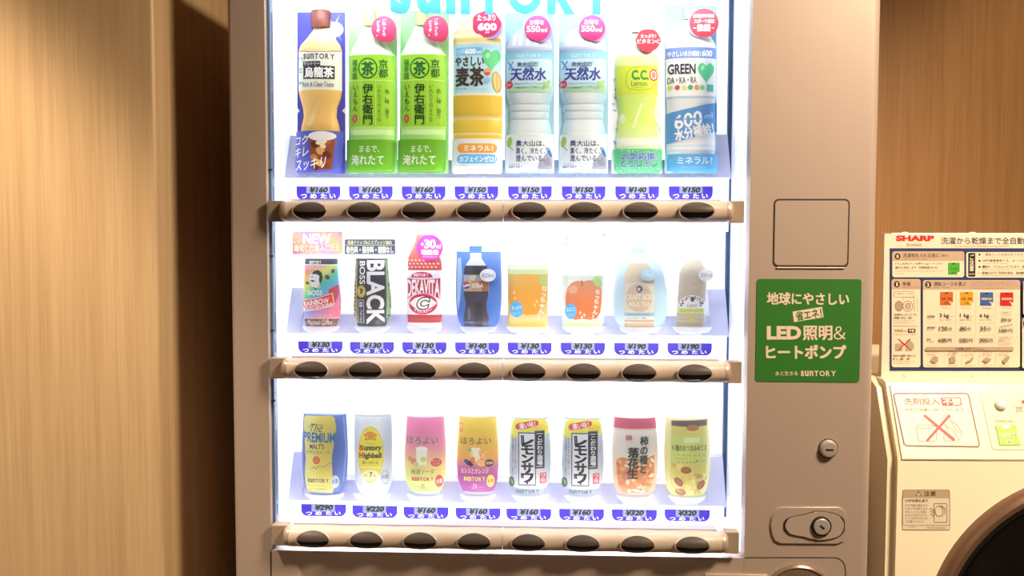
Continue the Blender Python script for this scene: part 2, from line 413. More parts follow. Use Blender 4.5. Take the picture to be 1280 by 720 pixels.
# button bars
BARC = mat('#d3bfae', .34); BRK = mat('#a3907f', .4); RIMC = mat('#c9b3a0', .3, .3)
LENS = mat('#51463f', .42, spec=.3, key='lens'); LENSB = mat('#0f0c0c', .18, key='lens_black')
XB0, XB1 = -.3476, .3515
LX = [-.2975 + .085 * k for k in range(8)]
for bz in BARZ:
    H, D = .0172, .030
    prof = [(-.002, H), (-.002, -H)] + [(-.002 - D * math.cos(math.radians(t)) ** .55, -H + H * (1 + math.sin(math.radians(t)))) for t in range(-84, 85, 8)]
    mid = (XB0 + XB1) / 2
    def bar_prof(x, k=1.0):      # the front swells a little around every button
        wv = .5 - .5 * math.cos(2 * math.pi * (x - LX[0]) / .085)
        d = D * (1 - .13 * wv) ; h = H * (1 - .035 * wv)
        return [(-.002, h * k), (-.002, -h * k)] + [(-.002 - d * k * max(0, math.cos(math.radians(t))) ** .55, h * k * math.sin(math.radians(t))) for t in range(-84, 85, 8)]
    def loft(bm, secs):
        R_ = [[bm.verts.new((x, p[0], p[1])) for p in bar_prof(x, k)] for x, k in secs]; n = len(R_[0])
        for P, Q in zip(R_, R_[1:]):
            for i in range(n): bm.faces.new((P[i], P[(i + 1) % n], Q[(i + 1) % n], Q[i]))
        bm.faces.new(R_[0]); bm.faces.new(R_[-1][::-1])
    bm = bmesh.new()
    for xa, xb in ((XB0 + .0095, mid - .0006), (mid + .0006, XB1 - .0065)): loft(bm, [(xa + (xb - xa) * i / 60, 1) for i in range(61)])
    bar = obj('button_bar', bm, BARC, vm, (0, 0, bz), smooth=True)
    for xe, sg in ((XB0 + .009, -1), (XB1 - .006, 1)):
        eb = bmesh.new(); loft(eb, [(xe + sg * .010 * math.sin(math.radians(t)), .985 * (.55 + .45 * math.cos(math.radians(t)) ** .6)) for t in (0, 15, 30, 45, 60, 72, 82, 89)])
        obj('end_cap', eb, RIMC, bar, smooth=True)
    obj('bar_bracket', box(WL + .005, XB0 + .004, -.012, .010, -.0165, .0165, .001), BRK, bar)
    obj('bar_bracket', box(XB1, .3735, -.012, .010, -.0175, .0165, .001), BRK, bar)
    obj('top_ledge', box(XB0 + .012, XB1 - .012, -.006, .018, .0172, .0190), LAV, bar)
    for k in range(8):
        bm = bmesh.new(); RX, RZ = .0262, .0135
        yf = lambda z: -.002 - D * max(0, 1 - (z / H) ** 2) ** .275
        n = 36; oval = [(math.cos(2 * math.pi * i / n), math.sin(2 * math.pi * i / n)) for i in range(n)]
        ro = [bm.verts.new((RX * 1.06 * c, yf(RZ * s) - .0004, RZ * 1.08 * s)) for c, s in oval]
        r1 = [bm.verts.new((RX * 1.02 * c, yf(RZ * s) - .0018, RZ * 1.03 * s)) for c, s in oval]
        r2 = [bm.verts.new((RX * .97 * c, yf(RZ * s) - .0012, RZ * .96 * s)) for c, s in oval]
        for P, Q in ((ro, r1), (r1, r2)):
            for i in range(n): bm.faces.new((P[i], P[(i + 1) % n], Q[(i + 1) % n], Q[i])).material_index = 0
        # domed lens, reflection put in as colour: grey-brown upper half, black lower half
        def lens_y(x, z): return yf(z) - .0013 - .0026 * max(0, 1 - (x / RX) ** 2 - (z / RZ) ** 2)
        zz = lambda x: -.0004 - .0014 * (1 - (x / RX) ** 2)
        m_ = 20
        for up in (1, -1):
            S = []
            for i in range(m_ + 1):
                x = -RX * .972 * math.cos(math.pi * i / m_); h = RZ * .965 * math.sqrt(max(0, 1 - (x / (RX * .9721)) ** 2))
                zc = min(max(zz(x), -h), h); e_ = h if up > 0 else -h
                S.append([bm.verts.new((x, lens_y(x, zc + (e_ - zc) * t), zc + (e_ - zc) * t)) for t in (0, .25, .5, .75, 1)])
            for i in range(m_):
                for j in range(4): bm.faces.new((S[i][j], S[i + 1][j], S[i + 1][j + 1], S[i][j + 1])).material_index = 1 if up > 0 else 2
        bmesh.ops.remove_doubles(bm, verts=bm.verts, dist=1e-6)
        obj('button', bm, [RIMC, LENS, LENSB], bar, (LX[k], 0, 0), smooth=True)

# things on the right column of the door
fa, fb = at(967, 248.5, 0), at(1060.5, 334.5, 0)
flap = obj('note_flap', prism(rrect(fa.x + .0026, fb.z + .0036, fb.x - .0024, fa.z - .0026, .006), -.0008, .004), BEIGE, vm, smooth=True)
obj('gap', prism(rrect(fa.x, fb.z, fb.x, fa.z, .008), -.0002, .003), SEAM, flap)
obj('lower_lip', box(fa.x + .006, fb.x - .006, -.0024, .001, fb.z - .0016, fb.z + .0006, .0008), mat('#d9c6b2', .3), flap)
# green sticker
ga, gb = at(946, 348.5, 0), at(1074, 478, 0)
GREEN = mat('#2f7526', .5)
st = obj('green_sticker', prism(rrect(ga.x, gb.z, gb.x, ga.z, .005), -.0008, .0002), GREEN, vm)
A = Art(lambda px, py, l: at(px, py, -.0009 - l)); TAN = mat('#ecd6c0', .5)
A.T('地球にやさしい', 959, 366, 1061, 381, TAN, .03, rot=.5)
A.P([(990.5, 389.5), (1027.5, 383.5), (1029.5, 396.5), (992.5, 402.8)], TAN)
A.T('省エネ！', 995, 387.5, 1027, 399, GREEN, .03, rot=-9)
A.T('LED', 958.5, 407.5, 1001.5, 424.5, TAN, .05); A.T('照明', 1004, 407.5, 1040, 425, TAN, .03); A.T('＆', 1042, 408, 1057, 424.5, TAN, -.002)
A.T('ヒートポンプ', 958, 431.5, 1057, 448, TAN, .045)
A.T('水と生きる', 969, 464, 997, 469.5, TAN, .015); A.T('sunTORY', 1001, 463.5, 1045, 470.3, TAN, .03, even=True)
A.build('lettering', st)
# slotted cam lock
c = at(1035, 560.5, 0)
CHROME = mat('#cdc2b8', .3, .45, key='chrome')
lk = obj('cam_lock', lathe([(.0142, 0), (.0142, -.001), (.0128, -.0065), (.011, -.0085), (.004, -.0092)], 32, (c.x, 0, c.z)), CHROME, vm, smooth=True)
obj('slot', box(c.x - .0055, c.x + .0055, -.0097, -.009, c.z - .0014, c.z + .0010), DARK, lk)
obj('rim', lathe([(.0155, .0), (.0155, -.0006), (.014, -.0006)], 32, (c.x, 0, c.z)), SEAM, lk)
# handle recess with key cylinder
def pts(px, Y=0): return [(at(x, y, Y).x, at(x, y, Y).z) for x, y in px]
octo = [(975, 632.5), (1048, 632.5), (1055, 636), (1060, 647), (1061.5, 656), (1060, 668), (1055, 677), (1046, 680.5), (975, 680), (967, 676), (963, 667), (961.5, 656), (963, 646), (968, 636)]
bm = prism(pts(octo)[::-1], -.003, .001); bmesh.ops.bevel(bm, geom=[e for e in bm.edges if all(v.co.y < -.0025 for v in e.verts)], offset=.0022, segments=3, affect='EDGES')
hp = obj('handle_plate', bm, BEIGE, vm, smooth=True)
def blob(cx, cy, s=1):
    out = []
    for i in range(60):
        t = 2 * math.pi * i / 60; c_, s_ = math.cos(t), math.sin(t)
        x = 38 * c_; k_ = max(0, min(1, (x + 16) / 20)); ry = 14.2 + 4.2 * k_ * k_ * (3 - 2 * k_)
        out.append((cx + x * s, cy + ry * s * (abs(s_) ** .62) * (1 if s_ >= 0 else -1)))
    return out
obj('handle_gap', prism(pts(blob(1017, 656))[::-1], -.0046, -.002), SEAM, hp)
bm = prism(pts(blob(1017, 656, .965))[::-1], -.0058, -.002); bmesh.ops.bevel(bm, geom=[e for e in bm.edges if all(v.co.y < -.005 for v in e.verts)], offset=.0012, segments=2, affect='EDGES')
obj('handle', bm, BEIGE_L, hp, smooth=True)
c = at(1025, 656, 0)
obj('key_collar', lathe([(.0155, -.005), (.0155, -.0085), (.0135, -.0095), (.0128, -.0095)], 36, (c.x, 0, c.z)), DARK, hp, smooth=True)
kc = obj('key_cylinder', lathe([(.0128, -.005), (.0128, -.0105), (.0115, -.0118), (.004, -.0121)], 36, (c.x, 0, c.z)), CHROME, hp, smooth=True)
bm = box(-.0042, .0042, -.0126, -.0118, -.0013, .0013); bmesh.ops.rotate(bm, verts=bm.verts, matrix=Matrix.Rotation(math.radians(42), 3, 'Y')); bmesh.ops.translate(bm, verts=bm.verts, vec=(c.x, 0, c.z))
obj('keyhole', bm, DARK, hp)
# coin unit below
A = Art(lambda px, py, l: at(px, py, -.0002 - l))
A.L([(931, 697), (1044, 697), (1049, 698.5), (1053.5, 702), (1056, 707), (1057, 714), (1057, 760)], 1.0, SEAM)
A.build('panel_seam', vm)
A = Art(lambda px, py, l: at(px, py, -.0002 - l)); A.L([(338, 690), (338.6, 770)], .9, SEAM); A.build('panel_seam', vm)
cc = at(997.5, 749.5, 0)
cu_ = obj('coin_dial', lathe([(.0575, .001), (.0575, -.006), (.0545, -.009), (.052, -.007)], 64, (cc.x, 0, cc.z)), mat('#a8927f', .25, .6, key='rim'), vm, smooth=True)
obj('dial_face', lathe([(.0522, 0), (.0522, -.0068), (.02, -.0068)], 64, (cc.x, 0, cc.z)), mat('#2b1a14', .35), cu_)
A = Art(lambda px, py, l: at(px, py, -.0070 - l)); DB = mat('#8a6e5c', .5)
for x, y, t in ((979.5, 719.5, '500'), (993, 715.5, '100'), (1003.5, 715.8, '50'), (1015.5, 720, '10')):
    A.ERing(x, y, 6.2, 6.2, .9, DB); A.T(t, x - 3.8, y - 2.3, x + 3.8, y + 2.3, DB, .02)
A.build('lettering', cu_)
pa = at(880, 716, 0)
obj('coin_tray', box(pa.x, cc.x - .048, -.005, .001, .80, pa.z, .003), BEIGE_L, vm, smooth=True)
# ------------------------------------------------------------------ display samples
Y0 = .0968
CLEAR = clear_mat('clear_plastic', '#eef2fb', .05, .06, .2)
CLEARW = clear_mat('frosted_plastic', '#f2f4fb', .42, .03, .35)
WT_ = mat('#fbfbfd', .45); BK = mat('#23252c', .5); NAVY = mat('#343a8c', .5)

class Sample:
    def __init__(s, label, cx, yb, name='drink_sample', cat='drink sample', group=None):
        p = at(cx, yb, Y0)
        s.o = Vector((p.x, Y0, p.z)); s.cx, s.yb = cx, yb
        s.root = thing(name, label, cat, s.o, group)
    def q(s, px, py, Y=Y0 - .010):
        p = at(px, py, Y); b = at(s.cx, s.yb, Y)
        return p.x - b.x, p.z - b.z
    def outline(s, rows):
        out = []
        for py, xl, xr in rows:
            a = s.q(xl, py); c = s.q(xr, py); out.append(((a[1] + c[1]) / 2, (a[0] + c[0]) / 2, (c[0] - a[0]) / 2))
        out.sort(); return out
    def surf(s, rows, k=.42, d0=.001):
        ol = s.outline(rows); wmax = max(r[2] for r in ol)
        def cw(z):
            if z <= ol[0][0]: return ol[0][1:]
            for a, b in zip(ol, ol[1:]):
                if z <= b[0]:
                    t = (z - a[0]) / max(b[0] - a[0], 1e-9); return (a[1] + (b[1] - a[1]) * t, a[2] + (b[2] - a[2]) * t)
            return ol[-1][1:]
        def y(u, z):
            c, w_ = cw(z); t = max(-1, min(1, (u - c) / w_))
            return -(d0 + k * w_ * math.sqrt(max(0, 1 - t * t)))
        return ol, cw, y
    def shell(s, name, rows, bands=(), base='#ffffff', k=.42, d0=.001, parent=None, open_back=False, nu=22):
        """rounded front with a flat back; bands: (py_top, py_bottom, colour)"""
        ol, cw, yf = s.surf(rows, k, d0)
        zs = sorted(set([round(r[0], 5) for r in ol] + [round(s.q(s.cx, p)[1], 5) for b in bands for p in b[:2]]))
        zs = [z for z in zs if ol[0][0] - 2e-5 <= z <= ol[-1][0] + 2e-5]
        zz = []
        for a, b in zip(zs, zs[1:]):
            n = max(1, int((b - a) / .012)); zz += [a + (b - a) * i / n for i in range(n)]
        zz.append(zs[-1])
        mats = [base if not isinstance(base, str) else mat(base, .4)]
        def mi(c):
            m = c if not isinstance(c, str) else mat(c, .4)
            if m not in mats: mats.append(m)
            return mats.index(m)
        bl = [(s.q(s.cx, b)[1], s.q(s.cx, a)[1], mi(c)) for a, b, c in bands]
        bm = bmesh.new(); G = []
        for z in zz:
            c, w_ = cw(z); row = []
            for i in range(nu + 1):
                t = -math.cos(math.pi * i / nu); u = c + w_ * t
                row.append(bm.verts.new((u, yf(u, z), z)))
            G.append(row)
        B = []
        if not open_back:
            for z in zz:
                c, w_ = cw(z); B.append((bm.verts.new((c - w_, 0, z)), bm.verts.new((c + w_, 0, z))))
        for j in range(len(zz) - 1):
            zm = (zz[j] + zz[j + 1]) / 2; m = 0
            for lo, hi, i_ in bl:
                if lo <= zm <= hi: m = i_
            for i in range(nu): bm.faces.new((G[j][i], G[j][i + 1], G[j + 1][i + 1], G[j + 1][i])).material_index = m
            if B:
                bm.faces.new((B[j][0], B[j][1], B[j + 1][1], B[j + 1][0])).material_index = m
                bm.faces.new((B[j][0], G[j][0], G[j + 1][0], B[j + 1][0])).material_index = m
                bm.faces.new((B[j][1], B[j + 1][1], G[j + 1][-1], G[j][-1])).material_index = m
        if B:
            for j in (0, -1): bm.faces.new([B[j][0]] + G[j] + [B[j][1]]).material_index = 0
        ob = obj(name, bm, mats, parent or s.root, smooth=True)
        return ob, (lambda px, py, l: (lambda u, z: Vector((u, yf(u, z) - l, z)))(*s.q(px, py)))
    def flat(s, y):
        return lambda px, py, l: (lambda u, z: Vector((u, y - l, z)))(*s.q(px, py))
    def card(s, name, x0, y0, x1, y1, m, r=2, ya=-.001, yb=0.0, parent=None):
        P = [s.q(x, y) for x, y in rrect(x0, y0, x1, y1, r, 4)]
        return obj(name, prism(P, ya, yb), m if not isinstance(m, str) else mat(m, .4), parent or s.root)
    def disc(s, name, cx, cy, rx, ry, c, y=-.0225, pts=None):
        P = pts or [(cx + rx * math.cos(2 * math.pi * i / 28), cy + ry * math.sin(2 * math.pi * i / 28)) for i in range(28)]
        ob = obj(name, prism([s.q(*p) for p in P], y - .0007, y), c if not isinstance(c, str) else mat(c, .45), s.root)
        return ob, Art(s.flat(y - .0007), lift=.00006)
    def clips(s, y, xs):
        for x in xs:
            a = s.q(x - 5, y + 2); b = s.q(x + 5, y - 3)
            obj('clip', box(a[0], b[0], -.022, .0008, a[1], b[1], .0012), CLEAR, s.root)
    def holder(s, rows, foot):
        """clear barrel cup around the insert, with its foot on the shelf edge"""
        h, _ = s.shell('clear_holder', rows, base=CLEAR, k=.46, d0=.0032, open_back=True)
        yb = rows[-1][0]; xl, xr = rows[-1][1], rows[-1][2]
        lo = [(yb - 7, xl - 3, xr + 3), (yb - 2.5, xl - .5, xr + .5), (yb + .3, xl + 3, xr - 3)]
        s.shell('holder_base', lo, base=CLEARW, k=.47, d0=.0038, parent=h)
        a = s.q(foot - 14, yb + 3.2); b = s.q(foot + 14, yb - .5)
        obj('foot', box(a[0], b[0], -.010, .0008, a[1], b[1], .001), CLEARW, h)

TOPS = 'samples on the top shelf'; MIDS = 'samples on the middle shelf'; LOWS = 'samples on the bottom shelf'

# ---- 1 oolong tea
s = Sample('amber tea bottle sample with a brown cap before a violet-blue card', 401, 219, group=TOPS)
cd1 = s.card('backing_card', 371.5, 14, 432, 217, '#5657c6', 2)
A = Art(s.flat(-.001)); 
for a in range(0, 360, 24):
    t = math.radians(a + 8); ln = 30 if a % 48 else 20
    ex, ey = 417 + ln * math.cos(t), 34 + ln * math.sin(t)
    if 373 < ex < 431.5 and ey > 15: A.P([(417 - 2 * math.sin(t), 34 + 2 * math.cos(t)), (ex, ey), (417 + 2 * math.sin(t), 34 - 2 * math.cos(t))], '#aab2ee')
A.E(418, 36, 12, 10, '#b9c4f4').E(418, 37, 8, 7, '#f2f5ff')
A.build('printed_pattern', cd1)
for a, b_ in ((371.6, 375), (431.8, 428)): A = Art(s.flat(-.001)); A.P([(a, 134), (b_, 138), (a, 142)], WT_); A.build('notch_mark', cd1)
AMB = ramp_mat('amber_tea', [(0, '#e6b660'), (.3, '#f3c878'), (.7, '#f0c070'), (1, '#fae3ac')], lo=.06, hi=.24)
bt, mp = s.shell('bottle', [(34, 392, 412), (38, 391, 413), (47, 384, 419), (56, 376, 425.5), (63, 373.5, 428), (114, 373.5, 428), (124, 376, 426), (135, 379, 422), (146, 380, 421), (156, 377.5, 424), (166, 376, 426), (216, 377, 425)], [(65, 113.5, '#e9efe2')], AMB, k=.5)
s.shell('cap', [(12.5, 390, 412.5), (14, 389, 413.5), (30, 389, 413.5), (34, 390, 413)], base='#8a4a40', k=.8, parent=bt)
A = Art(mp, (1.5, 4)); BR = mat('#5a4648', .5)
A.L([(374.5, 64.3), (390, 66.2), (411, 66.2), (427, 64.3)], .9, '#7a6d68')
A.T('sunTORY', 382, 68.5, 421, 75.5, BR, .03, even=True)
A.R(381.5, 78, 404, 84.2, '#38343a').T('サントリー', 382.6, 79, 403, 83.2, '#e8e8ea', .02)
A.R(382, 83.8, 421, 100, '#2c2a30').T('烏龍茶', 384, 85.5, 419.5, 98.2, WT_, .035)
A.T('Rich & Clear Taste', 381, 103.8, 420, 109.8, '#6c6a6c', .005)
A.T('CHA', 356, 87, 396, 94, '#8d8f92', .0, rot=90) if False else None
A.T('C', 374.6, 71, 379.6, 79, '#8d8f92', .0, rot=90).T('H', 374.6, 85, 379.6, 93, '#8d8f92', 0, rot=90).T('A', 374.6, 100, 379.6, 109, '#8d8f92', 0, rot=90)
A.P([(400, 127), (404, 127), (393, 158), (386, 158)], '#efcf8f')
A.build('label_lettering', bt)
pk, mp = s.shell('front_pocket', [(165, 370.5, 430), (178, 370, 430), (205, 369.5, 429.5), (214, 370, 429), (217.3, 372.5, 427)], base='#5059c2', k=.58)
A = Art(mp, (1.5, 4))
A.P([(390, 171), (423, 171), (418, 215.8), (395, 215.8)], '#8a4324')
for x, y, r, c in ((398, 182, 5, '#5b2413'), (412, 178, 6, '#a95c2b'), (405, 190, 6, '#d9a65e'), (397, 198, 5, '#c77f3a'), (413, 195, 6, '#5e2716'), (404, 205, 5, '#e9c06c'), (412, 208, 4, '#7a3019'), (399, 211, 4, '#5e2716'), (408, 184, 4, '#f0dcae')): A.E(x, y, r, r * .8, c, 30, 8)
A.E(406.5, 171.5, 17, 6, '#eef0f6').E(406, 179, 7, 3.4, '#f1e6d2', -12)
for t, b in (('コク', (371.5, 171, 389.5, 182)), ('キレ', (371, 185, 390, 197)), ('スッキリ', (372, 199, 411, 213))): A.T(t, *b, '#f3f5ff', .012, slant=.25, rot=-6)
A.build('pocket_lettering', pk); s.clips(219.5, (391, 410))

# ---- 2/3 green tea
def green_tea(cx):
    s = Sample('left one of the two green tea bottle samples, beside the violet-blue card', 466, 219, group=TOPS)
    c = s.card('backing_card', 436, 12.5, 497, 217, '#a9ecA0'.lower(), 2)
    bt, mp = s.shell('bottle', [(32, 454, 471), (40, 451, 474), (66, 437.5, 491), (69, 437, 493.5), (158, 437, 494), (162, 438, 493), (177, 438, 493), (216, 440, 491)], [(32, 67, '#dff5d8'), (67, 69.5, '#f1fbe6'), (69.5, 159, '#a5e23c'), (159, 162, '#c9f27e'), (163, 169, '#d6ffb4')], '#b4f48e', k=.40)
    s.shell('cap', [(12.5, 456, 469.5), (14, 455, 470.5), (32, 455, 470.5)], base='#c4e98a', k=.8, parent=bt)
    A = Art(mp, (1.5, 4)); DG = mat('#1e6b34', .5)
    A.P([(456, 40), (459, 40), (448, 66), (443, 66)], '#eefbe8').P([(468, 40), (470, 40), (480, 66), (476, 66)], '#eefbe8')
    A.L([(437.5, 101.5), (493.5, 101.5)], 1.1, '#d3f58e').L([(453.5, 102), (453.5, 157)], .6, '#d3f58e').L([(472, 102), (472, 157)], .6, '#d3f58e')
    A.E(462, 86.5, 12.3, 13, DG).E(462, 86.5, 10.6, 11.3, '#a5e23c').T('茶', 454.5, 78.5, 469.5, 95.5, DG, .035)
    A.T('京都', 475.5, 75.5, 486.5, 98, DG, .015, True).T('福寿園', 441.5, 75.5, 448.5, 100, '#3f8a3c', .01, True)
    A.T('伊右衛門', 455.5, 106, 468.5, 156.5, '#1f4f2a', .02, True)
    A.T('いえもん', 442.5, 107, 449.5, 140, '#2b6a33', .012, True)
    A.T('いれたてのような', 474, 107, 479, 153, '#3f8a3c', .0, True).T('色、味、香り', 483, 112, 488.5, 149, '#3f8a3c', .005, True)
    A.T('京都福寿園の茶葉を使用', 438.2, 108, 440.2, 152, '#6db04a', 0, True)
    A.E(445.3, 149.3, 3.3, 5.3, '#c9493f', 0, 16).T('茶', 443.6, 146.5, 447, 152, '#f3c0a8', 0)
    A.build('label_lettering', bt)
    pk, mp = s.shell('front_pocket', [(175.5, 433.5, 494), (205, 433.5, 493.5), (213, 434, 493), (216, 436, 491)], base='#6cb52b', k=.46)
    A = Art(mp, (1.5, 4)); PG = mat('#e4f7dc', .5)
    A.T('まるで、', 452, 183, 477, 191.5, PG, .012, slant=.05).T('淹れたて', 441.5, 194.5, 482, 207, PG, .015, slant=.05)
    A.build('pocket_lettering', pk)
    P = [(482 + 15.5 * math.cos(t) + (2 * max(0, math.cos(t - .9)) ** 6), 37.5 + 15.8 * math.sin(t) + 3 * max(0, math.cos(t - .9)) ** 8) for t in [2 * math.pi * i / 32 for i in range(32)]]
    st, A = s.disc('round_tag', 0, 0, 0, 0, ramp_mat('tag_red', [(0, '#e0305c'), (1, '#dd5f92')], lo=.21, hi=.27), -.0165, P)
    A.T('ごゆっくり', 480.5, 25.5, 485, 47, WT_, .03, True).T('どうぞ。', 473, 28, 477.5, 47, WT_, .03, True); A.build('tag_lettering', st)
    s.clips(219.5, (455, 476))
    return s
g1 = green_tea(466)
def twin(src, dpx, label, yb=219):
    c = copy_tree(src.root); a = at(src.cx, yb, Y0); b = at(src.cx + dpx, yb, Y0)
    c.location = src.o + Vector((b.x - a.x, 0, 0)); c['label'] = label; return c
twin(g1, 63.8, 'right one of the two green tea bottle samples, beside the barley tea bottle')

# ---- 4 barley tea
s = Sample('golden barley tea bottle sample with pale blue label and a green heart', 597, 219, group=TOPS)
s.card('backing_card', 566, 10, 628.5, 217, clear_mat('clear_card', '#f6fbf2', .55, .05), 2)
bt, mp = s.shell('bottle', [(20, 578, 612), (34, 570, 622), (47, 566.5, 626.5), (52, 566, 627), (58, 567.5, 626), (117, 567, 627), (119, 566, 628), (144, 566, 628), (146.5, 567.5, 626.5), (149.5, 567.5, 626.5), (152, 566, 628), (167, 566, 628), (169, 567, 627), (216, 567, 627)],
    [(20, 40, '#fbf6d8'), (40, 48, '#fdf3c4'), (48, 53, '#f2d67c'), (53, 57, '#fbf0c4'), (57, 118, '#bfe6f6'), (118, 120.5, '#f8ecbd'), (145.5, 150.5, '#f0d890'), (167, 169.5, '#f6e8a8')], ramp_mat('barley_tea', [(0, '#f6d654'), (1, '#efc94a')], lo=.05, hi=.14), k=.40)
A = Art(mp, (1.5, 4))
for x, y, a in ((578, 30, 20), (590, 24, -30), (574, 40, 60), (598, 34, 10), (586, 40, -10)): A.P([(x - 7, y), (x, y - 4), (x + 8, y + 1), (x + 1, y + 5)], '#f3e6a6').L([(x - 6, y + 2), (x + 6, y - 3)], .8, '#e2cf82')
A.R(570, 60.5, 604, 70, '#7fc4ec', 1).T('たっぷり', 571, 63, 581, 68.5, WT_, .01).T('600', 582, 62, 596, 69, WT_, .05).T('ml', 597, 64, 602.5, 68.8, WT_, .02)
DBR = mat('#45322c', .5)
A.T('やさしい', 569.5, 72, 605.5, 83.5, DBR, .03).T('麦茶', 570.5, 85.5, 605.5, 108.5, DBR, .035)
A.heart(615, 74.5, 22, 28, '#66d58a').E(610.5, 70.5, 2.4, 3.6, '#a5ebb8', 20)
A.E(610, 91, 4, 4.6, '#f0a24c').P([(606, 91.5), (614, 91.5), (613, 94), (610, 95.5), (607, 94)], '#d9503c').E(610, 101.5, 4, 3.8, '#8cc4ea')
A.E(621.5, 103, 5.6, 13.5, '#d8ad4e', -6).E(621.5, 103, 3.8, 11, '#edd28c', -6).L([(621.5, 93), (622, 113)], 1, '#c99c3e')
A.T('香料・無糖・無着色', 570, 110.8, 585, 113, '#6f9ab0', 0).T('カフェインゼロ・アレルゲンフリー', 588, 111.5, 612, 113.6, '#6f9ab0', 0)
A.build('label_lettering', bt)
pk, mp = s.shell('front_pocket', [(174.5, 565, 628.5), (207, 564.5, 628.5), (215, 565, 627.5), (217.5, 567, 626)], base='#f1f3f8', k=.44)
A = Art(mp, (1.5, 4))
A.R(572.5, 180.5, 622, 192, ramp_mat('pill', [(0, '#f0902e'), (1, '#f6b24a')], lo=.03, hi=.05), 5.5).T('ミネラル！', 581, 182.8, 617, 190, WT_, .035)
A.R(572, 193.8, 622, 205.5, '#6cc0f0', 5.5).T('カフェインゼロ！', 575.5, 195.8, 620.5, 203, WT_, .03)
A.T('この商品はアルミボトルではありません', 574.5, 206.8, 618, 208.6, '#9a9aa6', 0); A.build('pocket_lettering', pk)
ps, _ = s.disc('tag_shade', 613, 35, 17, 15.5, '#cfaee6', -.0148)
P = [(609 + (17.8 + .8 * math.cos(5 * t)) * math.cos(t), 31.5 + (16.6 + .7 * math.sin(4 * t)) * math.sin(t)) for t in [2 * math.pi * i / 32 for i in range(32)]]
st, A = s.disc('round_tag', 0, 0, 0, 0, '#dd3566', -.0156, P)
A.T('たっぷり', 598, 20, 620, 27.5, WT_, .035).T('600', 598, 30, 622, 40, WT_, .06).T('ml', 607.5, 40.5, 612.5, 43, WT_, .03); A.build('tag_lettering', st)
s.clips(219.5, (590, 605))

# ---- 5/6 spring water
s = Sample('left one of the two clear spring water bottle samples with pale blue labels', 662, 219, group=TOPS)
s.card('backing_card', 631, 15, 693, 217, ramp_mat('water_card', [(0, '#c4e8f8'), (.5, '#a9def5'), (1, '#b4e2f4')], lo=0, hi=.26), 2)
bt, mp = s.shell('bottle', [(26, 655, 671), (34, 654, 672), (37, 648, 678), (44, 640, 685), (52, 634.5, 689), (61, 632.5, 690.5), (64, 632.5, 691), (66, 633.5, 690), (116, 633, 691), (122, 634, 690), (129, 636, 688), (131, 637.5, 687), (138, 636.5, 687.5), (140, 638, 686.5), (148, 637, 687), (150, 638, 686), (160, 636, 688), (170, 633.5, 690.5), (216, 634, 690)],
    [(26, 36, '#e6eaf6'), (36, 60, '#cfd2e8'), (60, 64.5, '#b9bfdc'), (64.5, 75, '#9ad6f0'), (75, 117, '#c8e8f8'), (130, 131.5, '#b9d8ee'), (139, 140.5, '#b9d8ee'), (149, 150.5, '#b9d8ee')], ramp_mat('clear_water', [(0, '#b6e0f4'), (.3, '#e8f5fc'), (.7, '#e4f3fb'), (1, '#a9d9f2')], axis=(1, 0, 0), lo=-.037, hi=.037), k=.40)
A = Art(mp, (1.5, 4))
for x in (640, 648, 657, 668, 678): A.P([(x, 58), (x + 3, 44), (x + 5, 46), (x + 5, 58)], '#e9ecf8')
A.P([(634, 116), (640, 110), (652, 113), (664, 109), (678, 114), (690, 108), (690.5, 116.5)], '#a9d6b4').P([(633.5, 92), (646, 80), (662, 90), (676, 78), (690, 92), (690, 98), (633.5, 98)], '#c2e4f4')
A.T('sunTORY', 646, 69, 676, 73.5, '#d7f0fa', .02, even=True)
A.L([(634.5, 77), (642, 88)], 1.8, '#5b9fd8').L([(641.5, 78), (636, 87.5)], 1.6, '#5b9fd8')
A.T('奥大山の', 646.5, 79, 672, 85, NAVY, .012).T('天然水', 638.5, 86, 683, 101.5, '#3b3f9e', .03, slant=.06)
A.E(636.5, 106.5, 4.8, 5, '#cf3d5e').T('500', 634, 105, 639, 108, '#f3c9d4', 0)
A.T('Natural Mineral Water', 643.5, 104, 678, 107, '#7fa6cc', 0)
for x, y in ((681, 105), (686, 103), (684, 108)): A.E(x, y, 3, 2.6, '#9fcf8e', 0, 8)
A.build('label_lettering', bt)
pk, mp = s.shell('front_pocket', [(169, 632.5, 692), (206, 632, 692), (213, 632.5, 691.5), (216, 635, 689)], base=ramp_mat('water_pocket', [(0, '#e8f0fa'), (1, '#eaf6fc')], lo=0, hi=.06), k=.46)
A = Art(mp, (1.5, 4))
A.P([(672, 215), (674, 204), (686, 189), (691.5, 199), (691.5, 213), (688, 215.5)], '#a3a7bd').P([(676, 208), (686, 196), (690, 208)], '#8d91aa')
A.P([(683, 184), (687, 186), (691, 196), (688, 196.5), (684, 190)], '#3f78c8').E(684.5, 187, 2.4, 2, '#6bb2ea', 20)
A.E(637, 178.5, 3.4, 6.6, '#a3cf72', 12).L([(637, 184), (642, 189)], 1.1, '#8cb870')
for t, b in (('奥大山は、', (645, 176.5, 681, 184)), ('清く、冷たく、', (645, 185.7, 682, 193.5)), ('澄んでいる。', (645, 195, 681, 202.5))): A.T(t, *b, '#3d4487', .012)
A.T('水と生きる', 637, 205.2, 650, 207.4, '#6d74a4', 0).T('sunTORY', 636, 208, 653.5, 211, '#5a6196', .02, even=True)
A.T('ナチュラルミネラルウォーター', 657, 205, 680, 206.8, '#a4b4cc', 0).T('奥大山の天然水使用', 657, 208.5, 675, 210.2, '#a4b4cc', 0)
A.build('pocket_lettering', pk)
s.disc('tag_shade', 676.5, 41, 14, 13, '#c9a2e0', -.0158)
